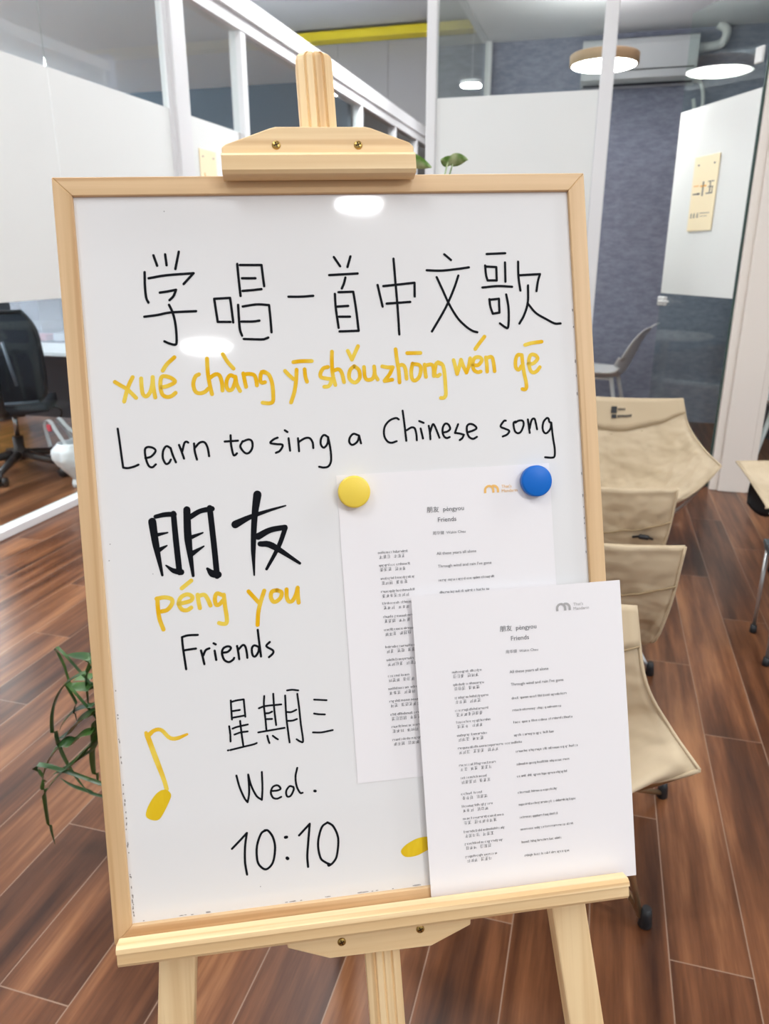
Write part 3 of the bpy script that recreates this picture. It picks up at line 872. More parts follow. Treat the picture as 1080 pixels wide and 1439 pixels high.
round_lamp((0.68, -0.80, 2.70), 0.092, HZ, 'oval pendant lamp over the hall floor in front of the easel', 'white_plastic', 'lamp_hall', 'hall pendant lamps', oval=0.5)
round_lamp((0.49, -2.07, 2.70), 0.125, HZ, 'oval pendant lamp over the hall farther from the easel front', 'white_plastic', 'lamp_hall', 'hall pendant lamps', oval=0.5)
round_lamp((2.40, -1.00, 3.00), 0.20, HZ, 'added unseen key light, a large round pendant beside the easel', 'white_plastic', 'added_key', 'hall pendant lamps')  # key light added out of view, clear of the board's reflections
round_lamp((2.45, 1.60, 3.00), 0.15, HZ, 'added unseen fill light, a round pendant over the camp chairs', 'white_plastic', 'added_key', 'hall pendant lamps')  # added out of view to brighten chairs, jamb and nearby floor
round_lamp((-1.47, 0.75, 2.95), 0.115, HZ, 'round pendant lamp over the aisle between easel and office partition', 'white_plastic', 'lamp_aisle', 'hall pendant lamps')
round_lamp((-1.845, 10.7, 3.37), 0.15, HZ, 'small bright pendant lamp far down the hall seen through booth glass', 'white_plastic', 'lamp_hall', 'hall pendant lamps')
def led(name, x0, y0, x1, y1, z, label, m, group):
    t = thing(name, label, 'fill light', ((x0 + x1) / 2, (y0 + y1) / 2, z), group=group)
    dx, dy = (x1 - x0) / 2, (y1 - y0) / 2
    MB().box((-dx - 0.02, -dy - 0.02, -0.03), (dx + 0.02, dy + 0.02, 0)).build('panel_frame', 'white_plastic', t)
    MB().box((-dx, -dy, -0.036), (dx, dy, -0.0305)).build('diffuser', m, t)
for k, (x, y) in enumerate([(-1.2, -1.4), (1.8, -1.4), (-1.2, 1.4), (2.6, 2.4), (-1.2, 4.2), (-1.4, 7.5), (-4.5, 8.0)]):  # fill panels added out of view; the distant ones lift the far wall
    led('fill_light', x - 0.6, y - 0.6, x + 0.6, y + 0.6, HZ, 'added unseen square fill light panel on the high hall ceiling', 'fill_panel' if y < 6 else 'fill_far', 'hall fill panels')
for k, (x, y) in enumerate([(-4.4, 1.7), (-6.8, 3.4), (-7.2, 6.6)]):  # fill bars added out of view, glowing upward onto the office ceiling
    t = thing('fill_light', 'added unseen linear fill light hung under the office ceiling', 'fill light', (x, y, 2.62), group='office fill lights')
    MB().box((-0.75, -0.06, 0), (0.75, 0.06, 0.07), bevel=0.01).build('diffuser', 'fill_office', t)
    for sx in (-0.6, 0.6):
        MB().tube([(sx, 0, 0.07), (sx, 0, 0.46)], 0.003, 6).build('cord', 'white_plastic', t)

# ------------------------------------------------------------------ board plane: origin at the upper corner of the frame, x along, y up, z to the viewer
AH = Vector((0.9151, 0.4026, 0.0207)).normalized()
UP = Vector((-0.1357, 0.2593, 0.9562)); UP = (UP - AH * UP.dot(AH)).normalized()
NH = AH.cross(UP)
O0 = Vector((-0.4814, 0.6179, 1.3674))
BM = Matrix((AH, UP, NH)).transposed().to_4x4(); BM.translation = O0
def on_board(x, y, z=0.0):
    return BM @ Matrix.Translation((x, y, z))
BW, BH_, FW = 0.497, 0.7012, 0.0165

# easel
ZL = 0.0
E0 = (0.2475, -1.405, -0.03)
easel = thing('easel', 'pine A-frame easel holding the whiteboard on its tray', 'easel', matrix=on_board(*E0))
sh = (-E0[0], -E0[1], -E0[2])
def board_bar(x0, y0, x1, y1, w, za, zb, bevel=0.002):
    """bar in the board plane between two points (center line), width w"""
    a, b = Vector((x0, y0)), Vector((x1, y1))
    d = (b - a).normalized(); n = Vector((-d.y, d.x)) * (w / 2)
    return MB().prism([tuple(a + n), tuple(a - n), tuple(b - n), tuple(b + n)], za, zb, bevel=bevel)
post = MB()
px0, px1 = 0.2410, 0.2555
hw = 0.0172
prof = []
grooves = [-0.0085, 0.0, 0.0085]
def post_section(y):
    xc = px0 + (px1 - px0) * (0.125 - y) / 0.985
    return xc
front, back = -0.0195, -0.043
xs = [-hw]
for g in grooves: xs += [g - 0.0016, g, g + 0.0016]
xs += [hw]
zs = [front - 0.003] + [front, front - 0.0022, front] * 3 + [front - 0.003]
ys = [0.1255, 0.1248, 0.1232, 0.1208, 0.1172, -0.2, -0.6, -1.0]
rings = []
for y in ys:
    f = {0.1255: 0.42, 0.1248: 0.62, 0.1232: 0.80, 0.1208: 0.93}.get(y, 1.0)
    dz = {0.1255: 0.003, 0.1248: 0.0014, 0.1232: 0.0005}.get(y, 0.0)
    xc = post_section(y)
    pts = [(xc + x * f, y, z - dz) for x, z in zip(xs, zs)] + [(xc + hw * f, y, back), (xc - hw * f, y, back)]
    rings.append([post.bm.verts.new(p) for p in pts])
for a, b in zip(rings[:-1], rings[1:]):
    n = len(a)
    for i in range(n):
        post.bm.faces.new((a[i], b[i], b[(i + 1) % n], a[(i + 1) % n]))
post.bm.faces.new(rings[0]); post.bm.faces.new(rings[-1][::-1])
bmesh.ops.recalc_face_normals(post.bm, faces=post.bm.faces)
post.build('center_post', 'pine_v', easel, shift=sh)
board_bar(0.1165, -0.06, -0.006, -1.405, 0.0345, -0.046, -0.024).build('leg', 'pine_v', easel, shift=sh)
board_bar(0.3795, -0.06, 0.5190, -1.405, 0.0365, -0.046, -0.024).build('leg', 'pine_v', easel, shift=sh)
board_bar(0.085, -0.13, 0.41, -0.13, 0.035, -0.066, -0.047).build('crossbar', 'pine_h', easel, shift=sh)
board_bar(-0.0, -1.0, 0.51, -1.0, 0.035, -0.066, -0.047).build('crossbar', 'pine_h', easel, shift=sh)
# rear leg, hinged behind the crossbar
inv = on_board(*E0).inverted()
rl0 = inv @ (BM @ Vector((0.2475, -0.13, -0.075)))
foot = BM @ Vector((0.2475, -1.405, -0.03)); foot = foot + Vector((-NH.x, -NH.y, 0)).normalized() * 0.80; foot.z = 0.0
rl1 = inv @ foot
dvec = (rl1 - rl0).normalized(); sd = Vector((1, 0, 0)); sd = (sd - dvec * sd.dot(dvec)).normalized(); nn = dvec.cross(sd)
rm = Matrix((sd, -dvec, -nn)).transposed().to_4x4(); rm.translation = rl0
rl = MB().box((-0.017, -(rl1 - rl0).length + 0.008, -0.009), (0.017, 0.02, 0.009), bevel=0.002).build('rear_leg', 'pine_v', easel)
rl.matrix_local = rm
hb = MB().tube([rl0 + Vector((-0.03, 0, 0)), rl0 + Vector((0.03, 0, 0))], 0.004).build('hinge_bolt', 'brass', easel)
# top clamp with its overhanging lip
cl = MB().prism([(0.1510, 0.004), (0.1510, 0.0205), (0.1545, 0.0232), (0.1950, 0.0375), (0.2000, 0.0388), (0.2820, 0.0388), (0.2870, 0.0378), (0.3225, 0.0246), (0.3262, 0.0210), (0.3262, 0.004)], -0.0185, 0.012, bevel=0.0012)
cl.prism([(0.0128, 0.010), (0.0122, 0.0190), (0.0092, 0.0215), (-0.0035, 0.0215), (-0.0062, 0.0190), (-0.0062, 0.0035), (0.0006, 0.0035), (0.0006, -0.0185), (0.0045, -0.0185), (0.0045, 0.010)], 0.1508, 0.3258, axis='x')
clamp = cl.build('top_clamp', 'pine_h', easel, shift=sh)
def screw(x, y, z, parent, r=0.0040):
    b = MB().lathe([(r, 0.0), (r, 0.0006), (r * 0.75, 0.0014), (0.0004, 0.0016)], 20)
    for a in (0.4, 0.4 + math.pi / 2):
        xf = Matrix.Translation((0, 0, 0.0013)) @ Matrix.Rotation(a, 4, 'Z')
        b.box((-r * 0.62, -r * 0.13, 0), (r * 0.62, r * 0.13, 0.0005), 1, xf=xf)
    return b.build('screw', ['brass', 'brass_dark'], parent, loc=(x + sh[0], y + sh[1], z + sh[2]))
screw(0.2000, 0.0220, 0.0118, clamp)
screw(0.2746, 0.0218, 0.0118, clamp)
# tray: shelf, front lip with a stepped moulding, bracket below
tr = MB().box((0.0120, -0.7090, -0.0240), (0.4940, -0.7013, 0.0110))
tr.prism([(-0.6885, 0.0115), (-0.6880, 0.0235), (-0.6905, 0.0262), (-0.6945, 0.0268), (-0.6960, 0.0240), (-0.7055, 0.0240), (-0.7090, 0.0215), (-0.7090, 0.0108), (-0.7012, 0.0108), (-0.7000, 0.0115)], 0.0118, 0.4942, axis='x')
tray = tr.build('tray', 'pine_h', easel, shift=sh)
br = MB().prism([(0.1600, -0.7092), (0.1620, -0.7255), (0.2010, -0.7410), (0.3000, -0.7425), (0.3400, -0.7270), (0.3420, -0.7092)], -0.0190, 0.0010, bevel=0.001)
bracket = br.build('tray_bracket', 'pine_h', easel, shift=sh)
screw(0.2133, -0.7262, 0.0009, bracket)
screw(0.2900, -0.7242, 0.0009, bracket)

# whiteboard (local origin: middle of its lower edge)
W0 = (BW / 2, -BH_, -0.009)
board = thing('whiteboard', 'whiteboard in a light wooden frame with handwritten Chinese and English notes, standing on the easel', 'whiteboard', matrix=on_board(*W0))
ws = (-W0[0], -W0[1], -W0[2])
fr = MB()
zb, zf = -0.0175, 0.0
def rail(q, mi):
    A = [fr.bm.verts.new((x, y, zf)) for x, y in q]; B = [fr.bm.verts.new((x, y, zb)) for x, y in q]
    fs = [fr.bm.faces.new(A), fr.bm.faces.new(B[::-1])]
    for i in range(4):
        fs.append(fr.bm.faces.new((A[i], B[i], B[(i + 1) % 4], A[(i + 1) % 4])))
    for f in fs: f.material_index = mi
    bmesh.ops.recalc_face_normals(fr.bm, faces=fs)
    es = list({e for f in fs for e in f.edges})
    rb = bmesh.ops.bevel(fr.bm, geom=es, offset=0.0007, segments=1, affect='EDGES')
    for f in rb['faces']: f.material_index = mi
# the board is set a hair wider towards its lower edge, like the corners seen in place
TLc, TRc, BRc, BLc = (0, 0), (0.4950, 0), (0.4990, -BH_), (0.0042, -BH_)
def ins(p, sx, sy): return (p[0] + sx * FW, p[1] + sy * FW)
iTL, iTR, iBR, iBL = ins(TLc, 1, -1), ins(TRc, -1, -1), ins(BRc, -1, 1), ins(BLc, 1, 1)
rail([TLc, iTL, iTR, TRc], 0); rail([iBL, BLc, BRc, iBR], 0)
rail([TLc, BLc, iBL, iTL], 1); rail([TRc, iTR, iBR, BRc], 1)
fr.build('frame', ['frame_h', 'frame_v'], board, shift=ws)
ZB = -0.0040
MB().box((0.008, -BH_ + 0.008, -0.0150), (0.4895, -0.008, ZB)).build('board_surface', 'white_board', board, shift=ws)
ZI = ZB + 0.00025
STROKES['music_note.001'] = []
_q = STROKES.pop('english_line')
for _k, (_a, _b) in enumerate([(0, 9), (9, 12), (12, 19), (19, 21), (21, 33), (33, 39)]):
    STROKES['english_word.%03d' % _k] = _q[_a:_b]
for k, strokes in STROKES.items():
    mb = MB()
    yellow = k in ('pinyin_line', 'friends_pinyin', 'music_note', 'music_note.001')
    for i, (pts, w) in enumerate(strokes):
        ribbon(mb, [(x * 1e-4, y * 1e-4) for x, y in pts], [q * 1e-4 for q in w], ZI + 0.000004 * (i % 20))
    if k.startswith('music_note'):
        for bl in [BLOBS[k != 'music_note']]:
            path = smooth_path([Vector((x * 1e-4, y * 1e-4, 0)) for x, y in bl + [bl[0]]], 4)[:-1]
            mb.poly([(p.x, p.y, ZI + 0.00012) for p in path[::-1]], 1)
        for f in mb.bm.faces:
            f.normal_update()
            if f.normal.z < 0: f.normal_flip()
    o = mb.build(k.split('.')[0], ['ink_yellow', 'ink_note'] if yellow else 'ink_black', board, shift=ws)

# dark scuffs where the enamel meets the frame
sf = MB()
rs = random.Random(11)
def speck(x, y, a, b):
    n = rs.choice((4, 5, 6)); o_ = rs.uniform(0, 3)
    sf.poly([(x + a * math.cos(o_ + 2 * math.pi * k / n) * rs.uniform(.6, 1), y + b * math.sin(o_ + 2 * math.pi * k / n) * rs.uniform(.6, 1), ZI - 0.0001) for k in range(n)])
for k in range(34):
    y = -0.45 - 0.23 * rs.random() ** 0.8
    speck(0.0042 * (-y / BH_) + FW + 0.0012 + rs.uniform(0, 0.0012), y, 0.0008, rs.uniform(0.0008, 0.0028))
for k in range(22):
    speck(rs.uniform(0.03, 0.30), -BH_ + FW + 0.0010 + rs.uniform(0, 0.0008), rs.uniform(0.001, 0.004), 0.0006)
for k in range(14):
    y = rs.uniform(-0.38, -0.10)
    speck(0.495 + 0.0040 * (-y / BH_) - FW - 0.0012, y, 0.0007, rs.uniform(0.001, 0.003))
for x, y in ((0.095, -0.030), (0.062, -0.36), (0.026, -0.33), (0.024, -0.345), (0.14, -0.665), (0.33, -0.62)):
    speck(x, y, 0.0007, 0.0007)
for f in sf.bm.faces:
    f.normal_update()
    if f.normal.z < 0: f.normal_flip()
sf.build('scuff_marks', 'scuff', board, shift=ws)['kind'] = 'stuff'

# printed lyric sheets: local origin at the sheet's upper corner, x along, y up, z to the viewer
rt = random.Random(3)
def greek_word(mb, x, y, n, h, mi):
    """tiny lettering strokes: n letters of x-height h; returns the new x"""
    t_ = h * 0.20
    for k in range(n):
        c = rt.choice('ilnoecarustmdbhpg')
        wd = h * {'i': 0.42, 'l': 0.42, 'r': 0.62, 't': 0.60, 'm': 1.35}.get(c, 0.92)
        x1 = x + wd - h * 0.2
        up = h * 1.45 if c in 'ldbht' else h
        lo = -h * 0.45 if c in 'pg' else 0.0
        if c in 'ilnrmhbpu':
            mb.poly([(x, y + lo, 0), (x + t_, y + lo, 0), (x + t_, y + up, 0), (x, y + up, 0)], mi)
        if c in 'nmhaudg':
            mb.poly([(x1 - t_, y + (lo if c == 'g' else 0), 0), (x1, y + (lo if c == 'g' else 0), 0), (x1, y + (up if c == 'd' else h), 0), (x1 - t_, y + (up if c == 'd' else h), 0)], mi)
        if c in 'oecdg':
            mb.poly([(x, y + h * .15, 0), (x + t_, y + h * .15, 0), (x + t_, y + h * .85, 0), (x, y + h * .85, 0)], mi)
        if c == 'o':
            mb.poly([(x1 - t_, y + h * .15, 0), (x1, y + h * .15, 0), (x1, y + h * .85, 0), (x1 - t_, y + h * .85, 0)], mi)
        if c in 'noecasmrhpbdg':
            mb.poly([(x + t_, y + h - t_, 0), (x1 - t_ * .6, y + h - t_, 0), (x1 - t_ * .6, y + h, 0), (x + t_, y + h, 0)], mi)
        if c in 'oecusabdg':
            mb.poly([(x + t_, y, 0), (x1 - t_ * .6, y, 0), (x1 - t_ * .6, y + t_, 0), (x + t_, y + t_, 0)], mi)
        if c in 'easz':
            mb.poly([(x + t_, y + h * .42, 0), (x1 - t_, y + h * .42, 0), (x1 - t_, y + h * .58, 0), (x + t_, y + h * .58, 0)], mi)
        if c in 't':
            mb.poly([(x + wd * .2, y, 0), (x + wd * .2 + t_, y, 0), (x + wd * .2 + t_, y + up, 0), (x + wd * .2, y + up, 0)], mi)
            mb.poly([(x, y + h - t_, 0), (x1, y + h - t_, 0), (x1, y + h, 0), (x, y + h, 0)], mi)
        x += wd
    return x + h * 0.45
def greek_line(mb, x0, y, words, width, mi):
    """a line of small words scaled to the given width"""
    tmp = MB(); x = 0.0
    for n in words: x = greek_word(tmp, x, 0.0, n, 1.0, mi)
    s = width / x
    me = bpy.data.meshes.new('line'); tmp.bm.to_mesh(me); tmp.bm.free()
    hy = 0.00165 / 1.0
    mb.add_mesh(me, Matrix.Translation((x0, y, 0)) @ Matrix.Diagonal((s, hy, 1, 1)), mi)
    bpy.data.meshes.remove(me)
def greek_char(mb, x, y, s, mi):
    """a tiny square character of a few strokes"""
    t_ = s * 0.09
    for k in range(rt.choice((2, 3))):
        yy = y + s * (0.12 + 0.36 * k + rt.uniform(-.05, .05))
        a, b = x + s * rt.uniform(0.0, 0.2), x + s * rt.uniform(0.7, 0.95)
        mb.poly([(a, yy, 0), (b, yy, 0), (b, yy + t_, 0), (a, yy + t_, 0)], mi)
    for k in range(rt.choice((1, 2))):
        xx = x + s * rt.choice((0.2, 0.42, 0.5, 0.72))
        a, b = y + s * rt.uniform(0.0, 0.15), y + s * rt.uniform(0.75, 0.98)
        mb.poly([(xx, a, 0), (xx + t_, a, 0), (xx + t_, b, 0), (xx, b, 0)], mi)
    if rt.random() < .6:
        mb.poly([(x + s * .1, y, 0), (x + s * .1 + t_ * 1.5, y, 0), (x + s * .5, y + s * .55, 0), (x + s * .5 - t_, y + s * .55, 0)], mi)

RIGHT = [(91.5, -81.3, 130.7), (92.0, -93.7, 145.2), (91.9, -107.0, 148.9), (92.0, -118.9, 142.4), (92.0, -130.8, 153.4), (92.0, -143.5, 133.8), (92.2, -159.7, 157.0), (92.4, -172.4, 147.5), (92.3, -184.4, 144.7), (92.3, -200.6, 133.6), (92.5, -212.7, 152.0), (92.8, -225.5, 133.0), (92.6, -237.5, 147.7), (93.1, -250.4, 135.3), (95.4, -264.2, 142.6)]
LEFT = [(34.6, -77.8, 65.1), (34.9, -90.0, 66.5), (35.2, -102.8, 70.0), (35.2, -115.3, 69.3), (35.6, -126.8, 70.8), (35.5, -139.7, 66.5), (35.5, -152.2, 100.8), (35.6, -169.0, 73.4), (35.9, -181.6, 63.4), (35.7, -197.3, 58.3), (35.7, -209.6, 68.2), (36.0, -221.9, 78.2), (36.0, -234.9, 78.9), (36.3, -246.9, 76.1), (36.3, -259.6, 69.7)]
EN_LINES = ['All these years all alone', "Through wind and rain I've gone"]
EN_WORDS = [None, None, (4, 4, 5, 3, 4, 8), (5, 8, 4, 1, 6, 2), (4, 4, 4, 5, 2, 10), (4, 6, 3, 4, 4), (6, 3, 3, 3, 6, 2, 2, 5), (7, 4, 8, 3, 4, 4), (5, 3, 4, 3, 4, 7), (3, 4, 5, 1, 8), (8, 10, 2, 1, 5, 2, 4), (7, 5, 4, 6), (4, 3, 6, 3, 3, 4, 4), (5, 3, 5, 3, 5), (4, 5, 1, 4, 2, 4, 3)]
PY_WORDS = [(9, 7), (9, 8), (9, 11), (17,), (9, 9), (6, 9), (11, 12, 10), (19,), (16,), (6, 5), (11, 6), (20,), (20,), (11, 8), (9, 7)]
HZ_WORDS = [(3, 3), (3, 3), (3, 3), (7,), (3, 3), (3, 3), (3, 3, 3), (2, 2, 3), (4, 3), (3, 3), (3, 3), (2, 6), (4, 3), (3, 3), (3, 3)]
def fit_text(mb, body, x0, y0, width, mi, z=0.0, squash=1.0):
    me = text_mesh(body, 1.0)
    xs_ = [v.co.x for v in me.vertices]
    s = width / (max(xs_) - min(xs_))
    mb.add_mesh(me, Matrix.Translation((x0 - min(xs_) * s, y0, z)) @ Matrix.Diagonal((s, s * squash, 1, 1)), mi)
    bpy.data.meshes.remove(me)
def arc_band(mb, cx, cy, r0, r1, a0, a1, mi, n=10):
    for k in range(n):
        p, q = a0 + (a1 - a0) * k / n, a0 + (a1 - a0) * (k + 1) / n
        mb.poly([(cx + r0 * math.cos(p), cy + r0 * math.sin(p), 0), (cx + r1 * math.cos(p), cy + r1 * math.sin(p), 0), (cx + r1 * math.cos(q), cy + r1 * math.sin(q), 0), (cx + r0 * math.cos(q), cy + r0 * math.sin(q), 0)], mi)

def lyric_sheet(x, y, z, label, logo_mat, h, curl):
    t = thing('lyric_sheet', label, 'paper', matrix=on_board(x, y, z), group=None)
    pw = 0.2095
    def surf(u, v):
        # the sheet bows a little away from the board between its edges
        return Vector((u * pw + 0.0022 * v, -v * h, curl * math.sin(math.pi * v) * (0.4 + 0.6 * u)))
    MB().grid(surf, 6, 24, thick=0.00025, smooth=False).build('paper', 'paper', t)
    def lift(o):
        for v in o.data.vertices:
            u_, v_ = v.co.x / pw, -v.co.y / h
            v.co.x += 0.0022 * v_
            v.co.z += curl * math.sin(math.pi * min(max(v_, 0), 1)) * (0.4 + 0.6 * u_) + 0.0006
    m1 = MB()
    fit_text(m1, '朋友  pèngyou', 0.0847, -0.0405, 0.0365, 0)
    fit_text(m1, 'Friends', 0.0951, -0.0505, 0.0180, 0)
    fit_text(m1, '周华健  Wakin Chau', 0.0890, -0.0625, 0.0325, 1)
    lift(m1.build('printed_title', ['print_dark', 'print'], t))
    m2 = MB()
    for i, (x0, y0, x1) in enumerate(RIGHT):
        X0, X1, Y = x0 / 1000, x1 / 1000, y0 / 1000
        if i < 2: fit_text(m2, EN_LINES[i], X0, Y - 0.0010, X1 - X0, 0)
        else: greek_line(m2, X0, Y - 0.0010, EN_WORDS[i], X1 - X0, 0)
    lift(m2.build('printed_translation', 'print_dark', t))
    m3 = MB()
    for i, (x0, y0, x1) in enumerate(LEFT):
        X0, X1, Y = x0 / 1000, x1 / 1000, y0 / 1000
        greek_line(m3, X0, Y + 0.0006, PY_WORDS[i], X1 - X0, 0)
        xx = X0 + 0.0008
        for n in HZ_WORDS[i]:
            for k in range(n):
                greek_char(m3, xx, Y - 0.0044, 0.0036, 0); xx += 0.0038
            xx += 0.0028
    lift(m3.build('printed_lyrics', 'print', t))
    # letterhead logo: two round arches and two words
    lg = MB()
    cx, cy, r = 0.1475, -0.0238, 0.0052
    arc_band(lg, cx, cy + 0.0008, 0.0030, r, 0, math.pi, 0)
    for xx in (-r, 0.0030):
        lg.poly([(cx + xx, cy - 0.0018, 0), (cx + xx + 0.0022, cy - 0.0018, 0), (cx + xx + 0.0022, cy + 0.0008, 0), (cx + xx, cy + 0.0008, 0)], 0)
    arc_band(lg, cx + 0.0046, cy + 0.0008, 0.0030, r, 0, math.pi * 0.62, 0)
    lg.poly([(cx + 0.0076, cy - 0.0018, 0), (cx + 0.0098, cy - 0.0018, 0), (cx + 0.0098, cy + 0.0008, 0), (cx + 0.0076, cy + 0.0008, 0)], 0)
    fit_text(lg, "That's", 0.1600, -0.0215, 0.0100, 0)
    fit_text(lg, 'Mandarin', 0.1600, -0.0258, 0.0158, 0)
    for f in lg.bm.faces:
        f.normal_update()
        if f.normal.z < 0: f.normal_flip()
    lift(lg.build('letterhead_logo', logo_mat, t))
    return t
lyric_sheet(0.2363, -0.2793, ZB + 0.0006, 'printed lyric sheet with orange letterhead pinned to the whiteboard by two magnets', 'print_orange', 0.297, 0.0004)
lyric_sheet(0.3001, -0.3990, 0.0035, 'printed lyric sheet with grey letterhead leaning upright on the easel tray', 'print_pale', 0.2988, 0.0014)

def magnet(x, y, label, m):
    z0 = ZB + 0.0017
    b = MB().lathe([(0.0143, 0.0), (0.0152, 0.0010), (0.0152, 0.0066), (0.0146, 0.0078), (0.0134, 0.0083), (0.0003, 0.0084)], 48)
    o = b.build('magnet', m)
    o.matrix_world = on_board(x, y, z0)
    return tag(o, label, 'magnet', 'round magnets on the whiteboard')
magnet(0.2519, -0.2957, 'yellow round magnet holding the lyric sheet to the whiteboard', 'mag_yellow')
magnet(0.4300, -0.2961, 'blue round magnet holding the lyric sheet to the whiteboard', 'mag_blue')
# ------------------------------------------------------------------ cards on the frosted film
def card(loc, rotz, h, label, second):
    """hanging cream card; local x along the wall, z up, front towards local -y"""
    t = thing('calendar_card', label, 'calendar', loc, rotz)
    w = 0.235
    MB().box((0, -0.006, 0), (w, 0, h), bevel=0.002).build('card', 'card', t)
    p = MB(); q = MB()
    fy = -0.0064
    def bar(x0, z0, x1, z1, mi):
        (q if z1 < 0.3 or z0 > 0.8 else p).box((x0 * w, fy - 0.0002, z0 * h), (x1 * w, fy + 0.0006, z1 * h), mi)
    for px_ in (0.16, 0.80):
        MB().box((px_ * w, fy - 0.0008, 0.875 * h), ((px_ + 0.06) * w, fy + 0.0006, 0.895 * h)).build('pin', 'card_ink', t)
    if second:   # vertical strokes of the day characters and the small line below
        bar(0.08, 0.605, 0.30, 0.617, 1); bar(0.08, 0.495, 0.36, 0.51, 0); bar(0.24, 0.49, 0.37, 0.515, 0)
        bar(0.36, 0.590, 0.60, 0.612, 1); bar(0.45, 0.47, 0.50, 0.66, 0)
        bar(0.66, 0.645, 0.90, 0.657, 0); bar(0.74, 0.50, 0.78, 0.65, 0); bar(0.68, 0.575, 0.88, 0.587, 0); bar(0.84, 0.50, 0.87, 0.585, 0); bar(0.62, 0.490, 0.88, 0.505, 0)
        for k, x in enumerate((0.08, 0.20, 0.34)):
            bar(x, 0.185, x + 0.08, 0.195, 0); bar(x, 0.215, x + 0.08, 0.224, 0); bar(x + 0.03, 0.18, x + 0.05, 0.25, 0)
        bar(0.46, 0.235, 0.86, 0.243, 0); bar(0.46, 0.195, 0.78, 0.200, 0)
    else:
        bar(0.10, 0.50, 0.40, 0.515, 1); bar(0.22, 0.46, 0.27, 0.63, 1)
        bar(0.52, 0.54, 0.88, 0.57, 2); bar(0.52, 0.44, 0.58, 0.56, 2); bar(0.80, 0.44, 0.88, 0.56, 2)
    p.build('day_characters', ['card_ink', 'card_orange', 'card_blue'], t)
    q.build('small_print', ['card_ink', 'card_orange', 'card_blue'], t)
    return t
dd = Vector((math.cos(DANG), math.sin(DANG), 0)); dn = Vector((-dd.y, dd.x, 0))
# on the open door (its film faces the camera side, local +y)
p0 = DH + dd * 0.508 + dn * 0.0085
card((p0.x, p0.y, 1.445), DANG + math.pi, 0.40, 'cream calendar card with dark characters hung on the open glass door', True)
card((WX + 0.0085, 5.03, 1.60), math.pi / 2, 0.40, 'cream calendar card with blue and orange marks on the office partition', False)

# ------------------------------------------------------------------ plants
def blade(mb, pts, w, seg=10, mi=0, fold=0.18, twist=0.0):
    path = smooth_path([Vector(p) for p in pts], 5)
    n = len(path)
    prev = None
    for i, p in enumerate(path):
        d = (path[min(i + 1, n - 1)] - path[max(i - 1, 0)]).normalized()
        q = i / (n - 1)
        side = d.cross(Vector((0, 0, 1)))
        if side.length < 1e-4: side = Vector((1, 0, 0))
        side.normalize()
        up = side.cross(d).normalized()
        a = twist * q
        side = side * math.cos(a) + up * math.sin(a); up = side.cross(d).normalized()
        ww = 1.5 * w * (0.45 + 0.55 * math.sin(math.pi * min(1, q * 1.6 + 0.12) * 0.5)) * (1 - max(0, (q - 0.55) / 0.45) ** 2.0) + 0.0004
        row = [mb.bm.verts.new(p + side * ww / 2 + up * ww * fold), mb.bm.verts.new(p), mb.bm.verts.new(p - side * ww / 2 + up * ww * fold)]
        if prev:
            for k in range(2):
                f = mb.bm.faces.new((prev[k], prev[k + 1], row[k + 1], row[k])); f.smooth = True; f.material_index = mi
        prev = row
    return mb

def pot(parent, r, h, m='pot'):
    MB().lathe([(r * 0.72, 0), (r * 0.78, 0.004), (r, h - 0.02), (r * 1.06, h - 0.018), (r * 1.06, h), (r * 0.95, h), (r * 0.90, h - 0.03), (0.002, h - 0.03)], 36, cap=False).build('pot', m, parent)
    MB().lathe([(0.002, h - 0.022), (r * 0.92, h - 0.026)], 24, cap=False).build('soil', 'soil', parent)

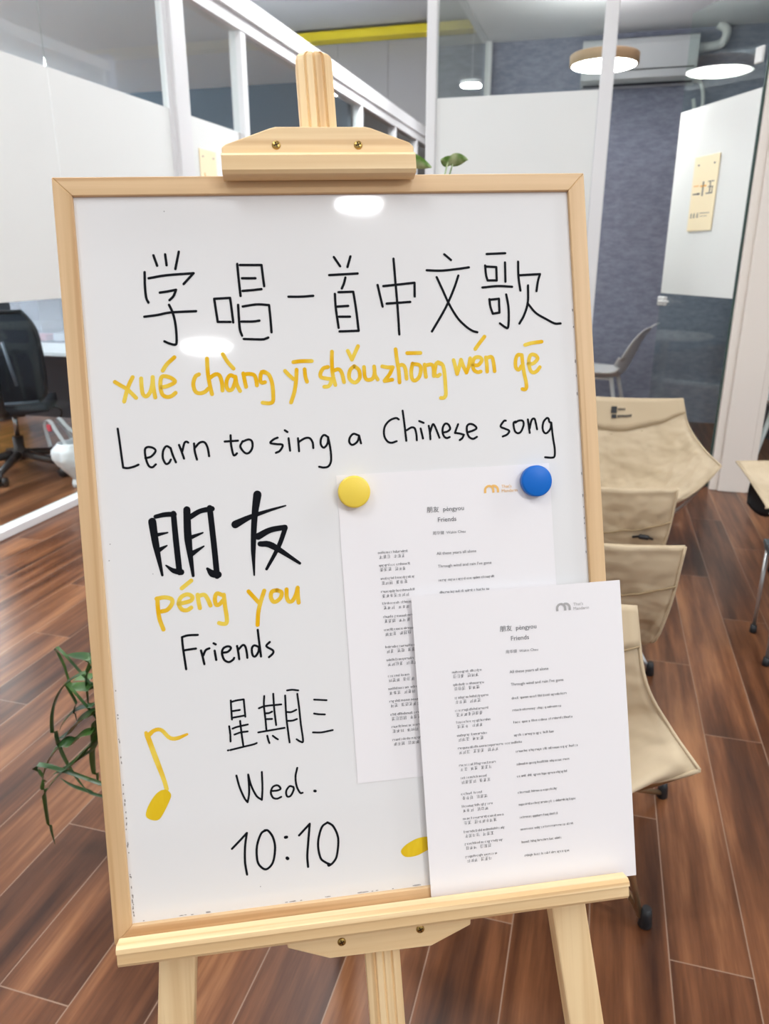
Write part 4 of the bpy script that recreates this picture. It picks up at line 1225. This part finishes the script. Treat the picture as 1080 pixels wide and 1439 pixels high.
PP = Vector((-0.76, 1.18, 0))
sp = thing('spider_plant', 'green plant with long arching strap leaves in a pot on the floor behind the easel', 'plant', PP)
pot(sp, 0.085, 0.15)
LEAVES = [([(-0.208, 0.02, 0.458), (-0.239, 0.02, 0.478), (-0.27, 0.02, 0.48), (-0.297, 0.02, 0.48)], 0.016, 0.3), ([(-0.174, -0.04, 0.495), (-0.195, -0.04, 0.488), (-0.23, -0.04, 0.469), (-0.266, -0.04, 0.438), (-0.294, -0.04, 0.388), (-0.306, -0.04, 0.342), (-0.307, -0.04, 0.302), (-0.297, -0.04, 0.259), (-0.279, -0.04, 0.221), (-0.258, -0.04, 0.191), (-0.238, -0.04, 0.174)], 0.013, 0.5), ([(-0.194, 0.01, 0.403), (-0.236, 0.01, 0.41), (-0.285, 0.01, 0.405), (-0.301, 0.01, 0.415)], 0.022, 0.2), ([(-0.199, 0.04, 0.412), (-0.258, 0.04, 0.414), (-0.292, 0.04, 0.408), (-0.312, 0.04, 0.397)], 0.018, 0.2), ([(-0.166, -0.01, 0.406), (-0.218, -0.01, 0.384), (-0.249, -0.01, 0.373), (-0.277, -0.01, 0.355), (-0.308, -0.01, 0.322), (-0.327, -0.01, 0.288)], 0.012, 0.4), ([(-0.155, -0.03, 0.385), (-0.209, -0.03, 0.375), (-0.245, -0.03, 0.351), (-0.276, -0.03, 0.316), (-0.312, -0.03, 0.294)], 0.026, 0.25), ([(-0.135, -0.05, 0.374), (-0.191, -0.05, 0.349), (-0.225, -0.05, 0.335), (-0.254, -0.05, 0.308), (-0.277, -0.05, 0.304), (-0.312, -0.05, 0.267), (-0.338, -0.05, 0.224), (-0.352, -0.05, 0.188)], 0.02, 0.4), ([(-0.137, -0.06, 0.363), (-0.186, -0.06, 0.332), (-0.224, -0.06, 0.292), (-0.262, -0.06, 0.255), (-0.313, -0.06, 0.223)], 0.022, 0.3), ([(-0.139, -0.06, 0.345), (-0.197, -0.06, 0.308), (-0.258, -0.06, 0.259), (-0.315, -0.06, 0.202), (-0.362, -0.06, 0.137)], 0.012, 0.3), ([(-0.31, -0.07, 0.252), (-0.33, -0.07, 0.21), (-0.332, -0.07, 0.164), (-0.335, -0.07, 0.085), (-0.329, -0.07, 0.035)], 0.011, 0.3), ([(-0.171, -0.03, 0.368), (-0.212, -0.03, 0.302), (-0.223, -0.03, 0.241), (-0.223, -0.03, 0.187)], 0.02, 0.3), ([(-0.198, 0.02, 0.425), (-0.246, 0.02, 0.445), (-0.256, 0.02, 0.379), (-0.258, 0.02, 0.334)], 0.008, 0.3), ([(-0.271, -0.01, 0.416), (-0.266, -0.01, 0.381), (-0.273, -0.01, 0.358), (-0.27, -0.01, 0.333)], 0.006, 0.3), ([(-0.299, 0.02, 0.476), (-0.308, 0.02, 0.446), (-0.3, 0.02, 0.4), (-0.299, 0.02, 0.364)], 0.006, 0.3), ([(-0.214, -0.03, 0.162), (-0.25, -0.03, 0.168), (-0.29, -0.03, 0.174), (-0.322, -0.03, 0.189)], 0.006, 0.3)]
for pts, w, tw in LEAVES:
    base = Vector((rnd.uniform(-.03, .03), rnd.uniform(-.03, .03), 0.13))
    mb = MB(); blade(mb, [base] + [Vector(p) for p in pts], w, twist=tw)
    mb.build('leaf', 'leaf', sp)
for k in range(9):
    a = math.radians(-70 + k * 24 + rnd.uniform(-8, 8)); L = rnd.uniform(0.10, 0.17)
    mb = MB(); blade(mb, [(0.02 * math.cos(a), 0.02 * math.sin(a), 0.13), (L * 0.35 * math.cos(a), L * 0.35 * math.sin(a), 0.26), (L * 0.8 * math.cos(a), L * 0.8 * math.sin(a), 0.30), (L * 1.25 * math.cos(a), L * 1.25 * math.sin(a), 0.24)], 0.016)
    mb.build('leaf', 'leaf', sp)

# taller plant on a stand behind the easel
TP = Vector((-0.47, 1.98, 0))
st = thing('plant_stand', 'slim white plant stand behind the easel carrying a leafy pot', 'plant stand', TP)
MB().lathe([(0.12, 1.14), (0.125, 1.145), (0.125, 1.16), (0.12, 1.165)], 32).build('stand_top', 'white_plastic', st)
MB().tube([(0, 0, 0.02), (0, 0, 1.14)], 0.014).build('stand_pole', 'white_plastic', st)
MB().lathe([(0.13, 0), (0.13, 0.012), (0.03, 0.022)], 32).build('stand_base', 'white_plastic', st)
po = thing('potted_plant', 'pot of rounded variegated green leaves on the plant stand, tips showing above the whiteboard', 'plant', TP + Vector((0, 0, 1.166)))
pot(po, 0.07, 0.12)
def broad_leaf(mb, base, direction, L, w, droop, roll=0.9):
    d = Vector(direction).normalized(); side = d.cross(Vector((0, 0, 1))).normalized(); upv = side.cross(d).normalized()
    if d.x < 0: roll = -roll
    side, upv = side * math.cos(roll) + upv * math.sin(roll), upv * math.cos(roll) - side * math.sin(roll)
    def fn(u, v):
        q = v
        ww = w * math.sin(math.pi * (0.04 + 0.96 * q ** 0.8)) ** 0.8
        s_ = (u - 0.5) * 2
        return Vector(base) + d * L * q + side * (ww / 2) * s_ + upv * (-droop * q * q + 0.12 * w * s_ * s_)
    mb.grid(fn, 4, 10)
PLEAVES = [((-0.030, -0.06, 0.362), (-0.9, -0.2, -0.10), 0.055, 0.035, 0.012), ((-0.035, -0.05, 0.360), (0.95, 0.0, -0.16), 0.085, 0.040, 0.016), ((0.075, 0.0, 0.356), (0.9, 0.35, 0.12), 0.05, 0.036, 0.004), ((0.085, 0.01, 0.352), (-0.5, -0.4, 0.16), 0.035, 0.03, 0.004),
           ((0.02, 0.05, 0.30), (0.2, 0.9, 0.2), 0.10, 0.05, 0.03), ((-0.05, 0.0, 0.28), (-0.8, 0.3, 0.0), 0.10, 0.05, 0.03), ((0.03, -0.03, 0.26), (0.5, -0.8, 0.0), 0.10, 0.05, 0.03), ((0, 0, 0.24), (-0.3, -0.9, -0.1), 0.10, 0.05, 0.03)]
for b, d, L, w, dr in PLEAVES:
    mb = MB(); broad_leaf(mb, b, d, L, w, dr)
    mb.tube([(b[0] * 0.2, b[1] * 0.2, 0.10), (b[0] * 0.5, b[1] * 0.5, 0.2), b], 0.0018, 6)
    mb.build('leaf', 'leaf_light', po)

# ------------------------------------------------------------------ beige folding camp chairs
def sling_chair(loc, rotz, label, half_top, half_front, y_top, y_front, z_top, z_front, sag_z, front_z, logo=False, metal='silver', seat_y=None, foot=(0.24, 0.24), pouch=False, turned=False, rear=None, strut=False):
    """low folding chair facing local -y: canvas sling hung from four pole tips"""
    t = thing('camp_chair', label, 'chair', loc, rotz, 'beige folding camp chairs')
    yc = 0.02 if seat_y is None else seat_y
    C3 = [Vector((0, y_top + 0.01, z_top - 0.012)), Vector((0, y_top - 0.035, (z_top * 0.62 + sag_z * 0.38))), Vector((0, yc + 0.10, sag_z + 0.05)), Vector((0, yc, sag_z)), Vector((0, yc - 0.12, sag_z + 0.02)), Vector((0, y_front + 0.03, front_z))]
    cen = smooth_path(C3, 6)
    E3 = [Vector((half_top, y_top, z_top)), Vector((half_top + (half_front - half_top) * 0.22, y_top - (0.03 if turned else 0.05), z_top - (z_top - z_front) * (0.62 if turned else 0.50))), Vector((half_top + (half_front - half_top) * 0.62, y_top - 0.10 if turned else (y_top + y_front) / 2, z_front - 0.02 if turned else z_front + (z_top - z_front) * 0.16)), Vector((half_front, y_front, z_front))]
    edg = smooth_path(E3, 10)
    def samp(L, q):
        q = min(max(q, 0), 1) * (len(L) - 1); i = min(int(q), len(L) - 2); return L[i].lerp(L[i + 1], q - i)
    seed = rnd.uniform(0, 50)
    def surf(u, v):
        s = (u - 0.5) * 2; a = abs(s)
        c_, e_ = samp(cen, v), samp(edg, v)
        w = a ** (1.9 + 2.2 * v * v)
        p = Vector((e_.x * s, c_.y + (e_.y - c_.y) * w, c_.z + (e_.z - c_.z) * w))
        n = mnoise.noise(Vector((s * 3.2 + seed, v * 5.0, seed)))
        n2 = mnoise.noise(Vector((s * 7 + v * 6 + seed, v * 3.0 - s * 5, seed + 9)))
        k = math.sin(math.pi * min(1, v * 1.05)) * (1 - a ** 6)
        fold = mnoise.noise(Vector(((s - 1.1 * v) * 5.5 + seed, (s * 0.6 + v) * 1.3, seed + 3)))
        cr = 0.030 * abs(fold) - 0.008
        p.y += (0.012 * n + 0.004 * n2 + cr) * k
        p.z += (0.010 * n - 0.003 * n2 + cr) * k
        return p
    fab = MB().grid(surf, 40, 48, thick=0.0025).build('canvas_sling', 'canvas', t)
    # hem band folded over the top edge, with its stitched seam
    def band(u, v):
        p = surf(u, v * 0.17 + 0.0)
        q = surf(u, v * 0.17 + 0.02); r_ = surf(min(1, u + 0.01), v * 0.17)
        return p + Vector((0, -0.0045, 0.002))
    hb = MB().grid(band, 30, 6, thick=0.002).build('hem_band', 'canvas_hem', t)
    MB().tube([surf(k / 24, 0.19) + Vector((0, 0.0035, -0.001)) for k in range(25)], 0.0026, 6).build('outer_seam', 'canvas_seam', fab)
    MB().tube([surf(k / 24, 0.172) + Vector((0, -0.005, 0.001)) for k in range(25)], 0.0018, 6).build('seam', 'canvas_seam', fab)
    MB().tube([surf(k / 24, 1.0) + Vector((0, 0, 0.0)) for k in range(25)], 0.0042, 6).build('front_hem', 'canvas_hem', fab)
    for s in (0.0, 1.0):
        MB().tube([surf(s, k / 20) for k in range(21)], 0.0036, 6).build('side_piping', 'canvas_hem', fab)
    if logo:
        lg = MB()
        def lp(x, z): 
            u = 0.5 + x / (2 * half_top); return surf(u, z) + Vector((0, -0.0105, 0.002))
        def patch(x0, z0, x1, z1, mi):
            lg.poly([lp(x0, z1), lp(x1, z1), lp(x1, z0), lp(x0, z0)], mi)
        lx = logo
        patch(lx, 0.048, lx + 0.024, 0.085, 0); patch(lx + 0.004, 0.092, lx + 0.024, 0.112, 0)
        for k in range(7):
            patch(lx + 0.029 + k * 0.0085, 0.095, lx + 0.035 + k * 0.0085, 0.108, 0)
        for k in range(4):
            patch(lx + 0.029 + k * 0.008, 0.058, lx + 0.034 + k * 0.008, 0.070, 0)
        lg.build('logo', 'black_plastic', hb)
    # poles: two hubs joined by a bar, poles up to the four pockets and four legs
    hx, hy, hz = 0.13, 0.03, min(0.20, sag_z - 0.055)
    MB().tube([(-hx, hy, hz), (hx, hy, hz)], 0.008).build('crossbar', metal, t)
    for s in (-1, 1):
        MB().box((s * hx - 0.022, hy - 0.026, hz - 0.022), (s * hx + 0.022, hy + 0.026, hz + 0.022), bevel=0.006).build('hub', 'black_plastic', t)
        for nm, end, up in (('back_pole', (s * (half_top - 0.006), y_top + 0.008, z_top - 0.01), 0), ('seat_pole', (s * (half_front - 0.008), y_front + 0.020, z_front - 0.020), 0)):
            mid = (s * (hx + (abs(end[0]) - hx) * 0.55), hy + (end[1] - hy) * 0.6 + (0.03 if nm == 'back_pole' else 0.03), hz + (end[2] - hz) * (0.42 if nm == 'back_pole' else 0.22))
            if turned and nm == 'back_pole':
                mid = (s * 0.17, hy - 0.02, hz + 0.20); end = (s * (half_top - 0.035), y_top - 0.035, z_top - 0.03)
            MB().tube(smooth_path([Vector((s * hx, hy, hz)), Vector(mid), Vector(end)], 6), 0.0065).build(nm, metal, t)
        for fy in (-1, 1):
            fp = rear if (rear and fy > 0) else foot
            ft = Vector((s * fp[0], hy + fy * fp[1], 0.012))
            lgm = MB().tube([Vector((s * hx, hy, hz)), ft], 0.0065).build('leg', metal, t)
            if strut and fy < 0:
                MB().tube([ft + Vector((-s * 0.012, 0, 0.01)), Vector((s * 0.255, y_front + 0.005, front_z - 0.03))], 0.0065).build('support_pole', metal, t)
            MB().lathe([(0.012, -0.012), (0.014, -0.009), (0.012, 0.018), (0.009, 0.034)], 14, c=ft).build('foot_cap', 'black_plastic', lgm)
    if pouch:
        pm = MB().grid(lambda u, v: Vector((half_front * -0.72 + 0.0 + 0.03 * math.sin(v * 3.1) * (u - .5), y_front + 0.05 + u * 0.16, z_front - 0.06 - v * 0.15 * (1 - 0.35 * (2 * u - 1) ** 2))), 8, 8, thick=0.006)
        pm.build('side_pouch', 'black_plastic', t)
    return t

sling_chair((0.075, 3.28, 0), 0.0, 'beige camp chair facing the easel with a small black logo on its top hem', 0.30, 0.445, 0.21, -0.10, 0.715, 0.500, 0.25, 0.285, logo=0.005)
c2 = sling_chair((0.015, 2.53, 0), math.pi, 'beige camp chair seen from behind, next to the chair with the logo', 0.25, 0.185, 0.26, -0.13, 0.650, 0.36, 0.19, 0.33, seat_y=-0.02, foot=(0.24, 0.19), turned=True)
MB().tube(smooth_path([Vector((-0.197, 0.225, 0.474)), Vector((-0.182, 0.244, 0.484)), Vector((-0.158, 0.245, 0.486)), Vector((-0.140, 0.225, 0.476))], 6), [0.004] * 6 + [0.008] * 7 + [0.004] * 6).build('carry_strap', 'black_plastic', c2)
sling_chair((-0.010, 2.04, 0), math.pi, 'beige camp chair seen from behind, directly beyond the chair with bronze legs', 0.25, 0.185, 0.26, -0.13, 0.650, 0.36, 0.19, 0.33, seat_y=-0.02, foot=(0.24, 0.19), turned=True)
sling_chair((-0.13, 1.40, 0), 0.0, 'beige camp chair nearest to the easel with bronze legs and black feet', 0.245, 0.385, 0.02, -0.10, 0.650, 0.38, 0.255, 0.285, metal='champagne', seat_y=-0.04, foot=(0.325, 0.15), rear=(0.385, 0.27), strut=True)
sling_chair((1.02, 3.11, 0), -math.pi / 2, 'beige camp chair with a black side pouch beside the dark folding table', 0.28, 0.33, 0.30, -0.40, 0.70, 0.46, 0.36, 0.43, pouch=True)
# low folding camping table
ft = thing('folding_table', 'low dark folding camping table with thin metal legs beside the beige camp chairs', 'table', (0.95, 2.60, 0))
tt = MB()
for k in range(4):
    tt.box((-0.33, -0.135 + k * 0.068, 0.345), (0.33, -0.135 + k * 0.068 + 0.064, 0.362), bevel=0.003)
tt.box((-0.325, -0.13, 0.331), (-0.305, 0.13, 0.345)).box((0.305, -0.13, 0.331), (0.325, 0.13, 0.345))
tt.build('table_top', 'table_dark', ft)
for sx in (-1, 1):
    for sy in (-1, 1):
        lg = MB().tube([(sx * 0.315, sy * 0.122, 0.01), (sx * 0.315, sy * 0.122, 0.335)], 0.0065).build('leg', 'silver', ft)
        MB().lathe([(0.011, 0), (0.013, 0.004), (0.011, 0.03)], 14, c=(sx * 0.315, sy * 0.122, 0)).build('foot_cap', 'black_plastic', lg)

# ------------------------------------------------------------------ booth furniture
ac = thing('air_conditioner', 'white wall air conditioner above the booth, partly behind the round pendant lamp', 'air conditioner', (0.10, BY1, 2.50))
prof = [(0.0, 0.0), (-0.12, 0.0), (-0.175, 0.035), (-0.19, 0.09), (-0.19, 0.25), (-0.175, 0.285), (-0.14, 0.30), (0.0, 0.30)]
MB().prism(prof, -0.40, 0.40, axis='x', bevel=0.003).build('housing', 'ac_plastic', ac)
fl = MB().box((-0.38, -0.187, 0.030), (0.38, -0.172, 0.075), bevel=0.003).build('louver', 'ac_plastic', ac)
MB().box((-0.38, -0.1915, 0.082), (0.38, -0.186, 0.089)).box((-0.38, -0.160, -0.001), (0.38, -0.10, 0.003)).build('vent_slot', 'dark_gap', ac)
MB().tube(smooth_path([Vector((0.36, -0.05, 0.02)), Vector((0.45, -0.05, 0.00)), Vector((0.48, -0.05, -0.14)), Vector((0.44, -0.05, -0.20)), Vector((0.41, -0.05, -0.10))], 8), 0.013).build('hose', 'white_plastic', ac)
MB().tube(smooth_path([Vector((0.40, -0.07, 0.22)), Vector((0.55, -0.07, 0.24)), Vector((0.58, -0.07, 0.32)), Vector((0.52, -0.07, 0.364))], 8), 0.030).build('pipe', 'white_plastic', ac)

def shell_chair(loc, rotz, label):
    t = thing('shell_chair', label, 'chair', loc, rotz, 'white shell chairs in the booth')
    prof = smooth_path([Vector((0, -0.23, 0.445)), Vector((0, -0.19, 0.462)), Vector((0, -0.05, 0.440)), Vector((0, 0.10, 0.435)), Vector((0, 0.175, 0.470)), Vector((0, 0.225, 0.58)), Vector((0, 0.275, 0.70)), Vector((0, 0.335, 0.80)), Vector((0, 0.375, 0.83))], 5)
    def fn(u, v):
        q = v * (len(prof) - 1); i = min(int(q), len(prof) - 2); p = prof[i].lerp(prof[i + 1], q - i)
        s = (u - 0.5) * 2
        w = 0.23 * (1 - 0.25 * max(0, (v - 0.6) / 0.4) ** 2) * (1 - 0.25 * max(0, (0.12 - v) / 0.12) ** 2)
        lift = 0.055 * abs(s) ** 2.6 * math.sin(math.pi * min(1, 0.12 + v * 0.9))
        return p + Vector((w * s, -lift * (1 if v > 0.5 else 0), lift * (1 if v <= 0.6 else 0.2)))
    MB().grid(fn, 16, 40, thick=0.007).build('shell', 'white_plastic', t)
    for sx in (-1, 1):
        for sy in (-1, 1):
            MB().tube([(sx * 0.13, sy * 0.11, 0.435), (sx * 0.21, sy * 0.21, 0.0)], [0.017, 0.011]).build('leg', 'white_plastic', t)
    MB().box((-0.12, -0.10, 0.412), (0.12, 0.10, 0.430), bevel=0.004).build('seat_bracket', 'white_plastic', t)
    return t
shell_chair((0.03, 6.10, 0), math.radians(-101), 'white shell chair against the grey blue wall inside the booth')
shell_chair((1.17, 5.12, 0), -math.pi / 2, 'white shell chair beside the navy cabinet inside the booth')
tb = thing('round_table', 'white round table inside the booth by the shell chair', 'table', (-0.56, 5.75, 0))
MB().lathe([(0.34, 0.715), (0.35, 0.720), (0.35, 0.735), (0.345, 0.740)], 48).build('table_top', 'white_plastic', tb)
MB().tube([(0, 0, 0.02), (0, 0, 0.715)], 0.03).build('pedestal', 'white_plastic', tb)
MB().lathe([(0.24, 0), (0.24, 0.012), (0.04, 0.03)], 40).build('base', 'white_plastic', tb)
cb = thing('cabinet', 'navy storage cabinet inside the booth behind a white shell chair', 'cabinet', (1.42, 6.30, 0))
MB().box((-0.34, -0.20, 0.04), (0.34, 0.28, 1.15), bevel=0.004).build('body', 'navy', cb)
for k in (0, 1):
    d_ = MB().box((-0.335 + k * 0.337, -0.220, 0.05), (-0.003 + k * 0.337, -0.201, 1.14), bevel=0.003).build('cabinet_door', 'navy', cb)
    MB().box((-0.04 + k * 0.06, -0.232, 0.55), (-0.028 + k * 0.06, -0.221, 0.67)).build('handle', 'silver', d_)
MB().box((-0.33, -0.19, 0), (0.33, 0.27, 0.04)).build('plinth', 'black_plastic', cb)

# ------------------------------------------------------------------ office furniture
dk = thing('desk', 'white desk with a dark modesty panel behind the office glass', 'desk', (-3.95, 4.30, 0))
MB().box((-1.05, -0.38, 0.725), (1.05, 0.44, 0.75), bevel=0.003).build('desk_top', 'desk_white', dk)
MB().box((-1.02, 0.30, 0.18), (1.02, 0.32, 0.724)).build('modesty_panel', 'desk_dark', dk)
for sx in (-1, 1):
    MB().box((sx * 1.0 - 0.025, -0.34, 0), (sx * 1.0 + 0.025, 0.40, 0.724), bevel=0.003).build('leg', 'desk_dark', dk)
mn = thing('monitor', 'black computer monitor on the white office desk beside the clear box', 'monitor', (-4.20, 4.52, 0.751))
MB().box((-0.29, -0.02, 0.10), (0.27, 0.02, 0.45), bevel=0.006).build('screen', 'screen', mn)
MB().box((-0.03, 0.0, 0.01), (0.03, 0.03, 0.25)).build('stand', 'screen', mn)
MB().box((-0.12, -0.08, 0), (0.12, 0.09, 0.012), bevel=0.003).build('stand_base', 'screen', mn)
dv = thing('desk_divider', 'mustard yellow divider panel standing behind the office desk', 'divider', (-5.24, 5.20, 0))
MB().box((-0.7, -0.02, 0.06), (0.62, 0.02, 1.25), bevel=0.004).build('panel', 'mustard', dv)
for sx in (-0.5, 0.45):
    MB().box((sx - 0.03, -0.16, 0), (sx + 0.03, 0.16, 0.06), bevel=0.004).build('foot', 'desk_dark', dv)
bx = thing('storage_box', 'clear plastic storage box with lid on the white office desk', 'box', (-3.60, 4.52, 0.751))
MB().box((-0.27, -0.15, 0), (0.27, 0.15, 0.004)).box((-0.27, -0.15, 0.004), (-0.266, 0.15, 0.30)).box((0.266, -0.15, 0.004), (0.27, 0.15, 0.30)).box((-0.266, -0.15, 0.004), (0.266, -0.146, 0.30)).box((-0.266, 0.146, 0.004), (0.266, 0.15, 0.30)).build('box_body', 'frosted_plastic', bx)
MB().box((-0.285, -0.165, 0.301), (0.285, 0.165, 0.325), bevel=0.006).build('lid', 'white_plastic', bx)
def pack(nm, lo, hi, m, label):
    c = ((lo[0] + hi[0]) / 2, (lo[1] + hi[1]) / 2, lo[2])
    tag(MB().box([a - b for a, b in zip(lo, c)], [a - b for a, b in zip(hi, c)], bevel=0.008).build(nm, m, loc=c), label, 'packet')
pack('packet', (-3.78, 4.40, 0.757), (-3.64, 4.50, 0.80), 'pink', 'pink packet lying in the bottom of the clear storage box')
pack('packet', (-3.60, 4.42, 0.757), (-3.48, 4.54, 0.81), 'bag', 'white packet lying in the bottom of the clear storage box')
pack('carton', (-3.60, 4.56, 0.757), (-3.37, 4.65, 1.00), 'green_pack', 'green carton standing inside the clear storage box')
pack('carton', (-3.79, 4.54, 0.757), (-3.60, 4.65, 1.02), 'grey_pack', 'grey carton standing inside the clear storage box')
pc = thing('computer_tower', 'black computer tower on the floor under the white desk', 'computer', (-3.12, 4.42, 0))
MB().box((-0.10, -0.20, 0.015), (0.10, 0.17, 0.44), bevel=0.006).build('case', 'screen', pc)
MB().box((-0.085, -0.204, 0.30), (0.085, -0.2005, 0.40)).build('front_panel', 'black_plastic', pc)

oc = thing('office_chair', 'black mesh office chair at the white desk behind the partition glass', 'office chair', (-3.46, 3.80, 0), math.radians(32))
for k in range(5):
    a = math.radians(-103 + 72 * k)
    tip = Vector((0.31 * math.cos(a), 0.31 * math.sin(a), 0.085))
    bs = MB().tube([(0.03 * math.cos(a), 0.03 * math.sin(a), 0.125), tip], [0.028, 0.018], 10).build('base_arm', 'black_plastic', oc)
    cs = MB()
    ax = Vector((-math.sin(a), math.cos(a), 0))
    for s in (-1, 1):
        cs.tube([tip + ax * (s * 0.010) + Vector((0, 0, -0.057)), tip + ax * (s * 0.030) + Vector((0, 0, -0.057))], 0.028, 16)
    cs.tube([tip + Vector((0, 0, -0.055)), tip], 0.010, 8)
    cs.build('caster', 'black_plastic', bs)
MB().lathe([(0.045, 0.09), (0.045, 0.15), (0.032, 0.16), (0.032, 0.24)], 20).build('column_sleeve', 'black_plastic', oc)
MB().tube([(0, 0, 0.24), (0, 0, 0.40)], 0.015).build('gas_column', 'chrome', oc)
mech = MB().box((-0.09, -0.15, 0.385), (0.09, 0.13, 0.445), bevel=0.01).build('mechanism', 'black_plastic', oc)
MB().tube(smooth_path([Vector((0.08, -0.02, 0.41)), Vector((0.20, -0.02, 0.415)), Vector((0.27, -0.02, 0.40)), Vector((0.275, -0.02, 0.36)), Vector((0.25, -0.02, 0.34))], 6), 0.006).build('lever', 'black_plastic', mech)
def seat_fn(u, v):
    x, y = (u - .5) * 2, (v - .5) * 2
    return Vector((0.245 * x * (1 - 0.08 * y * y), 0.235 * y, 0.475 - 0.012 * (1 - x * x) + 0.02 * (-max(0, y - .6) ** 2) * 3))
MB().grid(seat_fn, 14, 14, thick=0.05).build('seat', 'navy_mesh', oc)
def bk(u, v):
    x = (u - .5) * 2; z = v
    w = 0.245 * (1 - 0.10 * (2 * z - 0.9) ** 2) * (1 - 0.28 * max(0, (z - 0.72) / 0.28) ** 2.2) * (1 - 0.25 * max(0, (0.16 - z) / 0.16) ** 2)
    return Vector((w * x, -0.235 - 0.06 * z - 0.05 * math.sin(math.pi * z) + 0.06 * x * x, 0.47 + 0.545 * z))
bkm = MB().grid(bk, 18, 24, thick=0.02).build('backrest', 'navy_mesh', oc)
MB().tube([bk(k / 20, 0.02) for k in range(21)], 0.012).build('lower_rim', 'chair_trim', bkm)
MB().tube([bk(0, 0.02 + 0.96 * k / 20) for k in range(21)] + [bk(k / 20, 0.985) for k in range(21)] + [bk(1, 0.98 - 0.96 * k / 20) for k in range(21)], 0.011).build('rim', 'black_plastic', bkm)
MB().tube(smooth_path([Vector((0, -0.10, 0.42)), Vector((0, -0.30, 0.43)), Vector((0, -0.36, 0.55)), Vector((0, -0.345, 0.72))], 6), 0.022).build('back_support', 'black_plastic', oc)
MB().tube([(-0.10, -0.34, 0.60), (-0.06, -0.35, 0.85)], 0.010).tube([(0.10, -0.34, 0.60), (0.06, -0.35, 0.85)], 0.010).build('back_brace', 'chair_trim', oc)

bgx = thing('shopping_bag', 'white plastic shopping bag on the floor inside the office by the glass', 'bag', (-2.95, 3.66, 0))
def bagf(u, v):
    a = 2 * math.pi * u
    prof = [(0.045, 0.0), (0.05, 0.02), (0.042, 0.05), (0.075, 0.085), (0.125, 0.14), (0.14, 0.18), (0.135, 0.23), (0.105, 0.275)]
    q = v * (len(prof) - 1); i = min(int(q), len(prof) - 2); f = q - i
    r = prof[i][0] * (1 - f) + prof[i + 1][0] * f; z = prof[i][1] * (1 - f) + prof[i + 1][1] * f
    n = mnoise.noise(Vector((math.cos(a) * 2.2, math.sin(a) * 2.2, v * 3)))
    r *= 0.86 * (1 + 0.22 * n)
    return Vector((0.02 + r * 0.80 * math.cos(a), r * 1.25 * math.sin(a), z + 0.012 * n * v))
MB().grid(bagf, 40, 28, thick=0.002).build('bag_body', 'bag', bgx)
MB().lathe([(0.001, 0.001), (0.042, 0.002), (0.045, 0.01)], 20, c=(0.02, 0, 0), cap=False).build('bag_bottom', 'bag', bgx)
def handle(y, dx):
    pts = smooth_path([Vector((dx - 0.045, y, 0.25)), Vector((dx - 0.075, y * 0.8, 0.33)), Vector((dx - 0.10, y * 0.5, 0.385)), Vector((dx - 0.07, y * 0.4, 0.392)), Vector((dx - 0.03, y * 0.5, 0.34)), Vector((dx + 0.05, y * 0.8, 0.26))], 5)
    m = MB()
    prev = None
    for p in pts:
        row = [m.bm.verts.new(p + Vector((0, -0.016, 0))), m.bm.verts.new(p + Vector((0.008, 0, 0.006))), m.bm.verts.new(p + Vector((0, 0.016, 0)))]
        if prev:
            for k in range(2): m.bm.faces.new((prev[k], prev[k + 1], row[k + 1], row[k])).smooth = True
        prev = row
    bmesh.ops.solidify(m.bm, geom=list(m.bm.faces), thickness=0.003)
    return m.build('handle', 'bag', bgx)
handle(-0.09, -0.035); handle(0.09, -0.02)
MB().box((-0.115, -0.062, 0.335), (-0.085, -0.050, 0.375), bevel=0.003).build('red_print', 'red_print', bgx)
